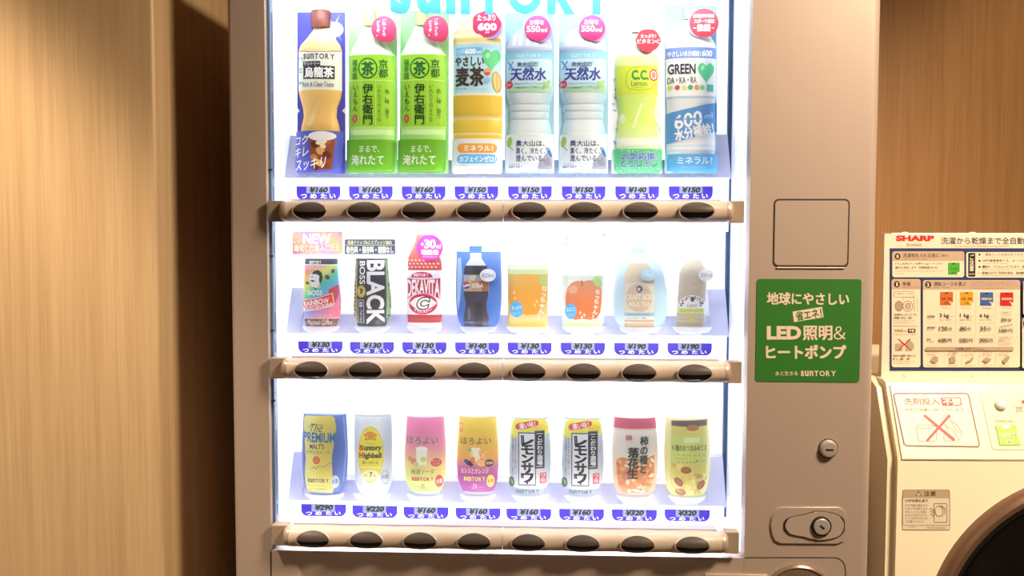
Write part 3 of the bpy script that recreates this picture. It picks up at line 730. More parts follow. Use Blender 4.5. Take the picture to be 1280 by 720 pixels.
st, A = s.disc('round_tag', 672, 37, 16.2, 15.8, ramp_mat('tag_pink', [(0, '#dd2c6b'), (1, '#dd68b0')], lo=.21, hi=.27), -.0166)
A.T('お得な', 662.5, 26.5, 680, 33, WT_, .02).T('550', 658.5, 34, 675.5, 42, WT_, .035).T('ml', 676.5, 36.5, 684, 42, WT_, .02); A.build('tag_lettering', st)
s.clips(219.5, (655, 671))
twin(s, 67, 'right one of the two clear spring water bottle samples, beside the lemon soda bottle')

# ---- 7 lemon soda
s = Sample('yellow-green lemon soda bottle sample with a white card of blue ice', 796, 219, group=TOPS)
c7 = s.card('backing_card', 764, 14, 827.5, 217, '#f2f8fc', 2)
A = Art(s.flat(-.001)); rnd = random.Random(3)
for i in range(60):
    x = rnd.choice((rnd.uniform(766, 772), rnd.uniform(820, 826), rnd.uniform(767, 790), rnd.uniform(806, 825))); y = rnd.uniform(18, 60) if 773 < x < 819 else rnd.uniform(18, 185)
    r = rnd.uniform(1.5, 4.2); a = rnd.uniform(0, 180); A.E(x, y, r, r * rnd.uniform(.3, .6), rnd.choice(('#a9d6f2', '#cfe9f8', '#7fb8e4', '#e0f1fa', '#94c4ea')), a, 5)
A.build('printed_pattern', c7)
bt, mp = s.shell('bottle', [(40, 789, 805), (46, 787, 807), (60, 775, 818), (72, 770, 822), (80, 769, 823), (118, 770, 822), (126, 771.5, 820.5), (140, 774, 818), (152, 772.5, 820), (166, 771, 822), (176, 770, 823), (216, 772, 820)],
    [(40, 70, '#f4faee'), (70, 83, '#e4f8a4'), (83, 119, '#d9ec52'), (173, 186, '#f4fbea')], ramp_mat('lemon_soda', [(0, '#e0f8b4'), (.4, '#d9f77c'), (1, '#d4f480')], lo=.05, hi=.14), k=.40)
s.shell('cap', [(27, 790, 804), (28.5, 789, 805), (40, 789, 805)], base='#e6f4c4', k=.8, parent=bt)
A = Art(mp, (1.5, 4)); GR = mat('#3b9b46', .5)
A.ring([(783, 92), (789, 86), (800, 85), (812, 84), (820, 88), (821, 104), (812, 112), (797, 114), (785, 112), (781, 104)], .6, '#9fae3c')
A.T('C.C.', 788.5, 88.5, 810, 101, GR, .045).T('Lemon.', 788, 102, 809.5, 108.5, '#4ea04a', .01)
A.E(816.3, 94.5, 5.6, 7.4, '#d64a52').E(816.3, 94.5, 4, 5.6, '#f3d9cf').E(816.3, 94.5, 2.6, 4, '#e58a86').T('レモン50個分のビタミンC', 790, 109.5, 806, 111.3, '#7f9a34', 0)
A.P([(800, 130), (803, 130), (793, 160), (788, 162)], '#ecffc4').E(777, 149, 4, 6, '#eef9cf')
A.build('label_lettering', bt)
pk, mp = s.shell('front_pocket', [(187, 766.5, 828), (208, 767, 828), (214, 768, 826.5), (217, 772, 823)], base='#66cf92', k=.46)
A = Art(mp, (1.5, 4)); rnd = random.Random(5)
for i in range(26): A.E(rnd.uniform(769, 825), rnd.choice((rnd.uniform(188.5, 192), rnd.uniform(210, 215))), .9, .7, '#d6f6e4', 0, 6)
for dx, dy, c in ((-.5, .4, '#eafaf2'), (.5, -.3, '#eafaf2'), (0, 0, '#5a78d0')):
    A.T('元気応援！', 776 + dx, 192 + dy, 821 + dx, 200.5 + dy, c, .03, slant=.05).T('C.C.レモン', 775.5 + dx, 202 + dy, 821 + dx, 210 + dy, c, .03, slant=.1)
A.build('pocket_lettering', pk)
P = [(809 + (15.3 + .6 * math.cos(6 * t)) * math.cos(t), 52 + (14.2 + .5 * math.sin(5 * t)) * math.sin(t)) for t in [2 * math.pi * i / 36 for i in range(36)]]
st, A = s.disc('round_tag', 0, 0, 0, 0, '#df4257', -.0165, P)
A.T('たっぷり！', 800, 44.5, 818.5, 49, WT_, .03).T('ビタミンC', 795.5, 50.5, 823, 56, WT_, .035); A.build('tag_lettering', st)
s.clips(219.5, (786, 806))

# ---- 8 mineral drink
s = Sample('white sports drink bottle sample with a green heart and slanted blue banner', 864, 219, group=TOPS)
s.card('backing_card', 830.5, 6, 896, 217, ramp_mat('sky_card', [(0, '#b4dcf2'), (.5, '#a8d6f0'), (1, '#7db6e0')], axis=(.35, 0, .94), lo=.1, hi=.28), 2)
bt, mp = s.shell('bottle', [(24, 853, 871), (30, 849, 876), (44, 838, 888), (55, 832.5, 894), (60, 832, 895), (122, 832, 895), (124, 833, 894), (150, 834, 893), (180, 833, 894), (216, 834, 893)],
    [(60.5, 74, '#7f9fe2'), (74, 121, '#f7fafc'), (121, 124, '#c6e0f2'), (182, 184, '#d8eaf6'), (188, 190, '#cfe4f4')], '#f1f7fb', k=.40)
s.shell('cap', [(9, 854, 869.5), (10.5, 853, 870.5), (24, 853, 870.5)], base='#a4e4b4', k=.8, parent=bt)
A = Art(mp, (1.5, 4)); SL = mat('#3a3f4c', .5)
A.T('やさしい水分補給！', 833.5, 65, 874, 72, WT_, .03, slant=.05).T('600', 875.5, 63.5, 889, 72, WT_, .05, slant=.1)
A.T('SUNTORY グリーンダカラ', 834, 76, 868, 78, '#8fb8d0', 0)
A.T('GREEN', 833.5, 81, 867.5, 94, SL, .03).T('DA・KA・RA', 833.5, 97.5, 868.5, 105.5, SL, .005)
A.heart(881, 90.5, 21.5, 25.5, '#5fd69c').E(876.5, 86, 2, 3.2, '#a4ecc8', 20)
for x, c in ((836.5, '#cfe27c'), (845, '#d0585c'), (853, '#dde58c'), (861, '#4fb58a'), (869, '#e0a45a'), (876, '#86d39a')): A.E(x, 110.5, 3.1, 3.2, c, 0, 14)
A.T('RAKU', 842.5, 109.5, 847.5, 111.5, '#f0c8c4', 0) if False else None
A.R(881.5, 106.5, 890.5, 115, '#5cc9ac', 1).E(857, 14, .1, .1, WT_)
A.build('label_lettering', bt)
bn, mpb = s.shell('blue_banner', [(130, 831.5, 896.5), (182, 831.5, 896.5)], base=CLEAR, k=.43) if False else (None, None)
A = Art(lambda px, py, l: mp(px, py, l + .0012), (1.5, 4))
A.P([(832.6, 142.5), (896, 128.5), (896, 165), (832.6, 180.5)], '#5f9fe2')
A.T('600', 841, 142, 876, 160, WT_, .02, slant=.12, rot=-11).T('ml', 879, 142, 889.5, 148.5, '#dceafa', .0, slant=.1, rot=-11)
A.T('水分補給！', 841.5, 158.5, 891.5, 172.5, WT_, .035, rot=-12)
A.build('blue_banner', s.root)
pk, mp = s.shell('front_pocket', [(193.5, 833.5, 897.5), (208, 833.5, 897.5), (214, 834, 897), (217, 837, 894)], base='#64b2e8', k=.46)
A = Art(mp, (1.5, 4)); A.T('ミネラル！', 845, 197, 888, 206, '#eaf6fe', .02).T('(ナトリウム入り)', 850, 208.5, 881, 212, '#c4e2f6', .005); A.build('pocket_lettering', pk)
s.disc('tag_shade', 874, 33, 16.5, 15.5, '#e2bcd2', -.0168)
st, A = s.disc('round_tag', 878, 30.5, 18.2, 18, '#dd4455', -.0176)
A.T('(公財)日本健康', 864.5, 19.5, 890.5, 24.8, '#fbe9ea', .02).T('スポーツ連盟', 865.5, 26, 890.5, 31, '#fbe9ea', .025).T('推薦', 869.5, 32.5, 885.5, 41, WT_, .045)
A.L([(864.5, 37), (868, 37)], 1, WT_).L([(887, 37), (890.5, 37)], 1, WT_); A.build('tag_lettering', st)
s.clips(219.5, (856, 874))

# ================= middle shelf
def barrel(cx, top, bot, wt, wm, wb, ym=None):
    ym = ym or top + (bot - top) * .62
    out = []
    for i in range(13):
        t = i / 12; y = top + (bot - top) * t
        if y < ym: f = wt + (wm - wt) * math.sin(math.pi / 2 * (y - top) / (ym - top))
        else:
            g = (y - ym) / (bot - ym); f = wb + (wm - wb) * math.sqrt(max(0, 1 - g ** 2.2))
        out.append((y, cx - f, cx + f))
    return out

# ---- 9 rainbow coffee can
s = Sample('rainbow striped coffee can sample with a red ribbon banner', 402, 417, group=MIDS)
RB = ramp_mat('rainbow_print', [(0, '#e06a86'), (.18, '#e77f9a'), (.34, '#a58ad8'), (.47, '#5fb8de'), (.58, '#5ecf9c'), (.70, '#e6e25c'), (.82, '#f0a052'), (.92, '#ea7a84'), (1, '#e289b8')], axis=(-.62, 0, .78), lo=.0, hi=.112)
rows = [(322.5, 381.5, 422), (330, 381, 422.5), (345, 380.5, 423.5), (360, 379.5, 425.5), (375, 379, 427), (387, 379, 426.5), (397, 380.5, 424.5), (409, 383, 420)]
ins, mp = s.shell('can_insert', rows, [(322.5, 329.5, '#3f4250'), (329.5, 331, '#f0e6e2'), (397.5, 409, '#7d4a44')], RB, k=.45)
A = Art(mp, (1.5, 4))
A.T('sunTORY', 388.5, 325, 404, 329, WT_, .03, even=True)
A.T('ESPRESSO', 383.5, 332, 412, 336.5, '#d9d4ee', .0)
# emblem: head in profile with a pipe
A.P([(389.5, 343), (393, 339), (399, 337.5), (404, 340), (405.5, 345), (404, 352), (401, 357), (404, 357), (396.5, 361), (391, 356), (388.8, 351), (387.6, 348)], '#f4f0ec')
A.P([(391.5, 341.5), (395, 338), (400, 336.6), (404.6, 339.5), (406, 345), (404.8, 351), (402.5, 354), (401.5, 349), (402, 344), (398, 341.5), (394, 342)], BK)
A.P([(389, 349.5), (393, 349), (397.5, 350.5), (393, 351.6)], BK).L([(391, 345), (393.8, 345.4)], 1, BK)
A.L([(389.5, 352.5), (386.5, 354)], 1, BK).E(385.6, 352.8, 1.6, 2, BK).P([(393, 357), (398, 359.5), (403.5, 355.5), (397, 361.3)], BK)
A.E(411.5, 345.5, 3.4, 2.6, '#6d4a4a', 50).E(418, 338, 2, 2.8, '#6d4a4a', 20)
A.T('BOSS', 387, 362, 406, 368.2, WT_, .02, slant=.05)
RED = mat('#d8423c', .5)
A.P([(413, 361), (424, 355), (425, 366), (421.5, 377), (416, 381)], '#c8444a').P([(378.8, 374), (400, 371), (418, 365), (420.5, 379), (402, 386), (380, 388.5)], '#f4e6cf').P([(379, 375), (400, 372), (417.3, 366.2), (419.4, 378.4), (402, 385), (380.2, 387.4)], RED)
A.T('RAINBOW', 381, 373.5, 414, 380, WT_, .02, rot=-9).T('MOUNTAIN BLEND', 380.5, 380, 418.5, 385.3, WT_, .01, rot=-9)
A.T('豊かなコクと香りの一杯', 383, 391.5, 417, 394.8, '#7fd3ee', .0).L([(380.5, 396.6), (425, 396.6)], .8, '#ecdcb0')
for i, (x, y) in enumerate(((384, 400), (391, 405), (399, 401), (407, 405), (414, 400), (418, 405), (386, 406), (410, 399))): A.E(x, y, 3.4, 2.2, ('#4c2824', '#a0685c')[i % 2], 30 * i, 9)
A.T('Mountain Coffee', 386, 398.5, 417, 405, '#e9d4c4', .0, slant=.3)
A.build('can_lettering', ins)
s.holder(barrel(402, 322, 414, 22.5, 26.5, 21), 402)
def promo(label, cx, x0, y0, x1, y1, base, yfoot, Y=.134):
    p = at(cx, y1, Y); o = Vector((p.x, Y, p.z)); r = thing('promotion_card', label, 'card', o, 'promotion cards above the samples')
    f = lambda px, py, l=0: at(px, py, Y) - o + Vector((0, -l, 0))
    P = [(f(x, y).x, f(x, y).z) for x, y in rrect(x0, y0, x1, y1, 1.5, 3)]
    c = obj('printed_card', prism(P, -.0008, .0008), base, r)
    z0 = SHZ[1] + .0313 - o.z
    obj('clear_stem', box(-.004, .004, .0008, .0014, z0, f(cx, y0 + 4).z), CLEAR, r)
    obj('stem_foot', box(-.01, .01, -.006, .010, z0, z0 + .0012), CLEAR, r)
    return c, Art(lambda px, py, l: f(px, py, .0008 + l), lift=.00006)
c, A = promo('pink and gold card with large white letters above the rainbow can', 397, 365.5, 289.5, 428, 318, ramp_mat('foil', [(0, '#d87a9c'), (.3, '#e7b48c'), (.5, '#d9a4dc'), (.7, '#e6c07c'), (1, '#d48aa8')], axis=(.7, 0, .7), lo=-.03, hi=.06), 0)
for i in range(24): A.E(367.5 + (i * 37) % 58, 291 + (i * 17) % 25, 1.8, 1.0, ('#e8c8f0', '#c8556c', '#ecd48c')[i % 3], i * 40, 6)
A.T('NEW', 379, 292, 414, 305, '#fbf4ff', .03).T('進化した飲みごたえ', 368, 306, 425, 314, '#f6edc4', .03).T('コク深い味わいへ', 378, 314.5, 413, 317.3, '#f0e2ea', .01)
A.build('card_lettering', c)

# ---- 10 black coffee can
s = Sample('black coffee can sample with large white letters running down', 466, 417, group=MIDS)
rows = [(322.5, 444.5, 485), (335, 444, 485.5), (352, 443, 487), (368, 442.5, 489), (382, 442, 489.5), (393, 442.5, 488.5), (402, 445, 485), (409, 447.5, 481.5)]
ins, mp = s.shell('can_insert', rows, [], '#33363f', k=.45)
A = Art(mp, (1.5, 4))
A.P([(444.3, 324), (447.5, 324), (446, 408), (447.5, 408), (442.5, 392), (442.5, 372)], '#d8cf7a').P([(482.5, 324), (485, 324), (489, 372), (489, 390), (484, 404), (484.5, 370)], '#8fb07c').L([(446.5, 324), (445.5, 400)], .8, '#6a7a5c')
for i in range(9): A.R(443.6, 345 + i * 5, 445.8, 348 + i * 5, '#5f6a52')
A.T('BLACK', 431.2, 353.3, 511.2, 375.3, WT_, .035, rot=90)
for y in (327, 341.5, 343.5, 397):   # serifs on the tall letters
    pass
A.T('BOSS', 440.2, 336.4, 469.2, 343.6, WT_, .02, rot=90)
A.E(453.3, 363.5, 5.8, 7.6, '#d9be4a').E(453.3, 363.5, 4.6, 6.2, '#a98c30').E(453.3, 363.5, 4, 5.4, '#e0ca62').P([(451, 360), (454, 359), (456, 362), (454.5, 366), (451.5, 367), (452.5, 363)], '#5c4c1c')
A.ring([(449.3, 374), (456.8, 374), (456.8, 402), (449.3, 402)], .8, '#c9cad0').T('無糖・ブラック', 450.8, 376, 455.3, 400.5, '#e2e2e6', .02, True)
A.build('can_lettering', ins)
s.holder(barrel(466, 322, 414, 22, 26.5, 20), 466)
c, A = promo('dark slate card with two lines of lettering above the black can', 462.5, 431, 299, 494, 317.8, '#485068' and mat('#485068', .5), 0)
A.L([(432, 306.3), (493.5, 306.3)], .7, '#d8d9a8')
A.T('低温ドリップ&エスプレッソ抽出', 434.5, 300.7, 489.5, 305.2, '#e8e29c', .025).T('着色料・保存料・糖類なし', 433, 308, 492, 316.5, '#e9ead2', .045)
A.build('card_lettering', c)

# ---- 11 vitamin drink
s = Sample('red vitamin drink bottle sample with white label and pink round tag', 531, 417, group=MIDS)
rows = [(292.5, 521, 534), (300, 519.5, 537), (308, 516.5, 541), (316, 512.5, 547), (322, 510, 551), (328, 509.5, 552.5), (336, 509.5, 553), (337.5, 508.5, 553), (392, 508.5, 553), (394, 509.5, 552.5), (402, 509.5, 552), (408, 510, 552)]
VR = ramp_mat('vitamin_red', [(0, '#c2343a'), (.1, '#b8363a'), (.8, '#cf5850'), (1, '#e08474')], lo=0, hi=.155)
ins, mp = s.shell('bottle', rows, [(337, 392.5, '#fbf7f7'), (402.5, 408, '#f3ece8')], VR, k=.46)
A = Art(mp, (1.5, 4)); PK = mat('#d62f62', .5)
for r in range(3):
    for i in range(9): 
        x = 511 + i * 5 + (r % 2) * 2.5
        if x < 551: A.E(x, 324.5 + r * 4.2, 1.7, 1.2, '#f1cfc6', 30, 6)
A.P([(514.5, 345.8), (517, 341.5), (522, 339.5), (528.5, 338.8), (535, 339.5), (540, 341.5), (542.5, 345.8)], '#d8386c').T('sunTORY', 518.5, 341, 537, 344.6, WT_, .04, even=True)
A.P([(509.2, 347), (530, 348.6), (551.2, 347), (551, 373), (540, 366.5), (530, 364.8), (520, 366.5), (509.2, 373)], '#c93a48')
A.T('DEKAVITA', 509.6, 348.5, 550.8, 367, WT_, .03, warp=lambda u, v: (u * u * 4 * 5.0) * (.5 - v) if v < .5 else 0)
A.E(530, 379, 17.8, 13, PK).P([(512.5, 378), (520, 371.5), (530, 369), (540, 371.5), (547.5, 378), (543, 382), (536, 386), (530, 387), (524, 386), (517, 382)], '#fbf4ee')
A.T('C', 522, 369.5, 538.5, 386.5, '#2e2a2a', .1, slant=.25).T('C', 523.4, 371, 537.1, 385, '#fbfbfb', .03, slant=.25)
A.T('デカビタシー', 519, 386.2, 541, 390.4, WT_, .03, warp=lambda u, v: -u * u * 4 * 2.6)
A.build('label_lettering', ins)
st, A = s.disc('round_tag', 538.5, 309, 16.5, 16.6, '#dc46a8', -.0142)
A.T('+', 527.5, 302.3, 531.5, 306.5, WT_, .04).T('30', 531.8, 298.3, 546.2, 309.8, WT_, .04).T('ml', 547, 304, 552.5, 309.8, WT_, .03).T('増量缶', 528, 311.2, 549.5, 317.8, WT_, .05).T('当社従来品比', 529.5, 319.3, 548, 321.3, '#f5d3ea', .01)
A.build('tag_lettering', st)
s.holder(barrel(531, 395, 414, 24.5, 24.5, 20, 400), 531)

# ---- 12 cola
s = Sample('dark cola bottle printed on a blue barrel-shaped sample', 598.5, 418, group=MIDS)
rows = barrel(598.5, 313.5, 410, 28, 29, 19, 365)
ins, mp = s.shell('bottle_insert', rows, [], ramp_mat('cola_blue', [(0, '#3d6fce'), (.6, '#4f86dc'), (1, '#6f93e0')], axis=(.5, 0, .8), lo=0, hi=.13), k=.45)
s.shell('tab', [(306.5, 587, 602.5), (314, 587, 602.5)], base='#4a7fd8', k=.3, d0=.006, parent=ins)
A = Art(mp, (1.5, 4)); CO = mat('#403a4c', .4)
A.P([(572.5, 322), (577, 321), (579, 345), (576, 372), (573, 388), (571.5, 370)], '#a9cdf2')
A.P([(588.8, 315.5), (602.8, 315.5), (603, 322), (608.5, 330.5), (608.5, 332), (583, 332), (583.2, 330.5), (588.8, 322)], '#eef0f6')
A.P([(582.5, 331), (609, 331), (611, 336), (611.5, 360), (611, 369), (608.8, 378), (609.5, 388), (612, 397), (611, 408), (581, 408), (580, 397), (582, 388), (583.3, 378), (581.2, 369), (580.5, 360), (581, 336)], CO)
A.P([(592, 332), (603, 332), (602, 341), (593, 341)], '#2a2531').P([(595, 378), (604, 376), (604, 408), (594, 408)], '#28232e').P([(585, 384), (589, 382), (590, 396), (586, 400)], '#6c6478')
A.R(580.5, 342.5, 611.5, 363, '#d2b48a').P([(580.5, 342.5), (592, 342.5), (597, 346), (604, 343.5), (611.5, 345), (611.5, 349), (580.5, 349)], '#a9b7d6').P([(599, 350), (611, 350), (611, 363), (604, 363)], '#b8693a').P([(589, 343), (597, 343), (594, 350), (588, 349)], '#ead9a0')
A.E(584, 355.5, 4.2, 5.2, '#f4f2f2').P([(580.2, 353), (582, 351), (584.5, 350.3), (587, 351.8), (588, 354), (584, 354.4), (580.2, 356.6)], '#d23c40').P([(580.3, 358), (584, 357), (588, 356), (587.3, 359), (584.3, 360.6), (581.6, 359.8)], '#3557b4')
A.T('JAPAN', 591, 349.5, 605, 353, '#c9403c', .02).T('COLA', 591, 353.5, 605, 358.3, '#f6eee6', .05).T('ヒーハー', 593, 359, 606, 361.6, '#3f55a8', .02)
A.build('bottle_print', ins)
st, A = s.disc('volume_tag', 611, 343, 10, 8, '#f4f4fa', -.0208); A.T('420ml', 603.5, 340.5, 618.5, 345.8, '#6d79a8', .0); A.build('tag_lettering', st)
s.holder(barrel(598.5, 308, 414.5, 28.5, 31.5, 21, 368), 597)

# ---- 13 orange juice carton
s = Sample('orange juice sample with a large round fruit print and pale green top', 660, 417, group=MIDS)
ins, mp = s.shell('carton_insert', [(330, 633.5, 686), (341.5, 633.8, 686), (343, 634.3, 685.5), (398, 634.8, 685), (409, 635, 684.5), (412.5, 637, 682.5)], [(330, 336, '#f0f7d6'), (336, 342, '#d9ecb0'), (401, 412.5, '#efce62')], '#f0c07a', k=.30)
A = Art(mp, (1.5, 4))
A.E(660, 368, 24.3, 26.5, ramp_mat('orange_fruit', [(0, '#ef9a3c'), (.6, '#f2a948'), (1, '#f6bf62')], lo=.02, hi=.09), n=40).P([(634.8, 392), (648, 391), (660, 393), (685, 391), (685, 401), (634.8, 401)], '#f3c98a')
A.P([(674, 347), (678, 344), (683.5, 346), (685, 352), (684, 358.5), (679, 356), (675, 352)], '#c3dd7c')
A.E(645.8, 386, 8.2, 10.2, '#62b6ea').T('すっきり', 640, 381.5, 652, 386.3, '#eaf6fe', .02, rot=-8).T('おいしい', 641.5, 388.5, 650.5, 392.5, '#d3ecfb', .0, rot=-8)
A.T('なっちゃん！', 675, 357, 681.5, 398, '#fdf6e6', .03, True, rot=8)
for x, y in ((643, 365), (644, 372), (671, 376), (669, 381)): A.P([(x - 1.8, y), (x, y - 2.6), (x + 1.8, y), (x, y + 2.6)], '#f7d58c')
A.build('carton_lettering', ins); s.holder([(395, 632.5, 687.5), (405, 632.8, 687), (415, 636, 684)], 660)

# ---- 14 apple juice carton
s = Sample('apple juice sample with a red apple print on white', 728.5, 417, group=MIDS)
ins, mp = s.shell('carton_insert', [(343, 702.5, 756), (398, 702.8, 755), (408, 703, 754), (412.5, 705, 752)], [(343, 349, '#f1f8ea'), (399, 412.5, '#dfeec0')], '#fbfaf6', k=.30)
A = Art(mp, (1.5, 4))
for x in (704, 708, 748, 752): A.L([(x, 344), (x, 356)], .9, '#d9eec4')
A.P([(728, 351), (735, 349.5), (743, 350), (749, 354), (752, 362), (752, 376), (750, 390), (746, 397), (738, 399), (728, 398), (718, 399), (711, 396), (707, 387), (706.5, 370), (709, 359), (714, 353), (721, 350)], ramp_mat('apple_red', [(0, '#e2733f'), (.55, '#ea8656'), (1, '#eda27c')], lo=.01, hi=.085))
A.L([(727.5, 357), (726.8, 349)], .9, '#8a5a34').E(716, 361, 6, 5, '#f3b896', -30)
A.P([(740, 350), (743, 345), (749, 346.5), (752, 352), (751.5, 359), (745, 357)], '#bfe08c')
A.E(713.2, 388.3, 7, 10, '#62b6ea').T('まるごと', 708, 383.5, 718.5, 388.3, '#eaf6fe', .02, rot=-8).T('りんご', 709.5, 390.5, 717.5, 394.5, '#d3ecfb', .0, rot=-8)
A.T('なっちゃん！', 742, 361, 748, 398, '#fdf3ec', .03, True, rot=8)
for x, y in ((725, 390), (727, 396), (730, 393)): A.P([(x - 1.8, y), (x, y - 2.4), (x + 1.8, y), (x, y + 2.4)], '#f9d9b8')
A.build('carton_lettering', ins); s.holder([(395, 701.5, 757.5), (405, 702, 757), (415, 705, 753)], 728)
c, A = promo('white card with faint grey lettering above the apple juice', 732, 700, 291, 762, 333, mat('#f6f7fb', .5), 0)
A.T('味わい', 704.5, 294, 711, 319, '#8d828c', -.01, True).T('すっきり', 752, 292, 757.5, 322, '#8d828c', -.01, True).T('りんごの', 728, 296, 734, 322, '#e9e6ee', -.01, True)
A.build('card_lettering', c)

# ---- 15 milk tea
s = Sample('beige milk tea bottle printed on a light blue barrel-shaped sample', 798, 418, group=MIDS)
rows = barrel(800, 308, 410.5, 19, 34.5, 22, 375)
ins, mp = s.shell('bottle_insert', rows, [], ramp_mat('tea_blue', [(0, '#b4def2'), (1, '#d3ecf8')], axis=(-.8, 0, .3), lo=-.04, hi=.03), k=.42)
A = Art(mp, (1.5, 4)); BE = mat('#e4d2b4', .5)
A.R(789, 307, 805, 316, '#a6dff0', 1).R(790, 317, 804.5, 325, '#eaf4f6').P([(790, 325), (804.5, 325), (811, 332), (816, 342), (816.5, 350), (816.5, 411), (780, 411), (779.2, 350), (780, 342), (784, 332)], BE)
A.P([(790, 325), (804.5, 325), (807, 328), (788, 328)], '#f1e8d6')
A.R(779.5, 353, 816.5, 398, '#ece6d2').E(797.5, 371, 16.5, 18, '#dcc9a8').R(779.5, 389.5, 816.5, 394, '#a6d3e4').R(779.5, 394, 816.5, 398.5, '#f0efe6').R(779.8, 398.5, 816.3, 411, '#cdb08c')
A.P([(794, 358), (797, 355.5), (801, 357), (802, 361), (799.5, 364), (797.5, 365), (794.5, 362)], '#4e5f86').P([(795.5, 358.5), (799, 358.8), (798.5, 362.5), (796, 362)], '#ece6d2').L([(802, 361), (808, 361.5)], .8, '#8d9ab0')
A.T('CRAFT BOSS', 781, 366.5, 816, 373.5, '#f8f3ea', .02).T('MILK TEA', 785, 376, 811.5, 382, '#f4ecdc', .02).T('SMOOTH & MILD', 784, 390.6, 811, 392.9, '#5f9cb8', .0).T('COLD BREW・無糖', 782, 395.2, 806, 397.4, '#6a7a84', .0)
A.build('bottle_print', ins)
st, A = s.disc('volume_tag', 808, 342.5, 9.5, 7.5, '#c4e3f2', -.0215); A.T('500ml', 801, 340, 815, 345, '#e6f4fb', .01); A.build('tag_lettering', st)
s.holder(barrel(800, 306, 415, 20, 36.5, 24, 376), 797)

# ---- 16 latte
s = Sample('grey-brown latte bottle sample with white arched label, at the right end of its shelf', 865, 418, group=MIDS)
LB = ramp_mat('latte', [(0, '#b0a184'), (.3, '#bcae98'), (1, '#cdc2ae')], lo=0, hi=.13)
ins, mp = s.shell('bottle', [(313.5, 860.5, 875.5), (315, 860, 876), (322, 861, 875), (325, 859, 876), (335, 850, 882.5), (342, 848.5, 884), (360, 847.5, 883), (384, 846, 881.5), (400, 845, 880.5), (409, 845, 879)], [(313.5, 324.5, '#e9eaea'), (384.5, 391, '#d3dd86')], LB, k=.44)
A = Art(mp, (1.5, 4))
A.P([(846.8, 384.5), (847, 378), (850, 373), (857, 369), (864, 367.8), (871, 369), (878, 373), (881.3, 378), (881.5, 384.5)], '#f0efec')
for ch, x, y, r in zip('CRAFTBOSS', (850, 852.6, 855.3, 858, 860.8, 867.5, 871, 874.3, 877.3), (378, 374.8, 373, 371.8, 371.2, 371.2, 372.3, 374, 376.6), (-50, -35, -25, -16, -8, 8, 16, 28, 42)): A.T(ch, x - 1.4, y - 2, x + 1.4, y + 2, '#4a4852', .02, rot=r)
A.P([(862, 371), (864, 369.6), (866.5, 371), (867, 374), (864.5, 377), (862, 375)], '#3e4766').T('Latte', 858, 378.5, 870, 383, '#7d7a80', 0, slant=.3)
for x, y in ((850.5, 381), (852.5, 378.5), (875, 381), (877.5, 378.5), (874.5, 378)): A.E(x, y, 1.6, 1.1, '#7c4038', 40, 8)
A.T('SMOOTH LATTE', 849, 386.3, 878, 389.2, '#8c9a4c', .0)
for y in (331, 339, 348, 356): A.T('CRAFT', 858, y, 873, y + 5, '#d8cdb4', .0)
for y in (398, 403): A.L([(845.8, y), (862, y + .8), (880, y)], .7, '#a3977e')
A.E(862, 398, 4, 3, '#c2b25a').build('label_lettering', ins)
st, A = s.disc('volume_tag', 881, 343, 9.4, 7.7, '#f2f2f4', -.015); A.T('300ml', 874, 340.5, 888, 345.7, '#a3a2a8', .0); A.build('tag_lettering', st)
s.holder(barrel(865, 306, 415, 20, 27, 22, 376), 862)

# ================= bottom shelf
ALC = lambda A, x, y, bg, fg: A.E(x, y, 4.9, 8, bg).T('お酒', x - 3.4, y - 3, x + 3.4, y + 2.5, fg, .02)
# ---- 17 beer
s = Sample('gold beer can printed on a dark blue barrel-shaped sample', 406, 625, group=LOWS)
rows = barrel(406.5, 516, 616, 27, 28.8, 20, 565)
ins, mp = s.shell('can_insert', rows, [], ramp_mat('beer_blue', [(0, '#5064aa'), (.5, '#3f55a0'), (1, '#5a74ba')], axis=(1, 0, .1), lo=-.04, hi=.05), k=.45)
A = Art(mp, (1.5, 4)); BL = mat('#2f6d9e', .5)
A.P([(382, 519), (384, 516.6), (418, 516.6), (421, 520), (423, 532), (421.5, 546), (418, 568), (418.5, 590), (420.5, 606), (418, 614), (386, 614), (384, 606), (383, 590), (384.5, 570), (383, 548), (381.5, 532)], ramp_mat('gold_can', [(0, '#d9cf6e'), (.3, '#e6dc74'), (.7, '#dccb5c'), (1, '#c9bd5a')], axis=(1, 0, 0), lo=-.032, hi=.02))
A.L([(388, 612.4), (416, 612.4)], 2.4, '#a9b4c4').L([(431, 520), (434, 560), (431, 600)], 1.4, '#7f97cc')
A.T('The', 389.5, 526.5, 407, 537, '#4a5468', .0, slant=.35).L([(388, 531), (396, 527.5), (408, 528.5)], .7, '#4a5468')
A.T('PREMIUM', 381.6, 537.5, 422, 550, BL, .03, warp=lambda u, v: u * 1.2).T("MALT'S", 390, 551.5, 408.5, 558, '#3a4a62', .02).T('天然水生ビール', 385.5, 559.5, 415.5, 564.3, '#5d6a6c', .0)
A.E(398.8, 571.8, 4.7, 4.9, '#d2542c').E(398.8, 571.8, 3.2, 3.4, '#e88a5c').T('響', 396.8, 569.6, 400.8, 574, '#c2441e', 0)
A.L([(392, 583), (396, 579.5), (398, 583), (403, 578.5), (408, 580.5), (414, 576), (423, 572.5)], .7, '#5d8088')
A.T('sunTORY', 387, 595, 414, 600, '#4c4f58', .03, even=True).T('ザ・プレミアム・モルツ', 386, 602.5, 412, 605, '#8c8450', .0).T('生ビール(非熱処理)', 389, 607, 412, 609.2, '#7d7648', .0)
ALC(A, 421.5, 599, '#b6c0c8', '#3c4660'); A.build('can_print', ins)
s.holder(barrel(406.5, 516, 622.5, 28.5, 31, 22, 566), 405)

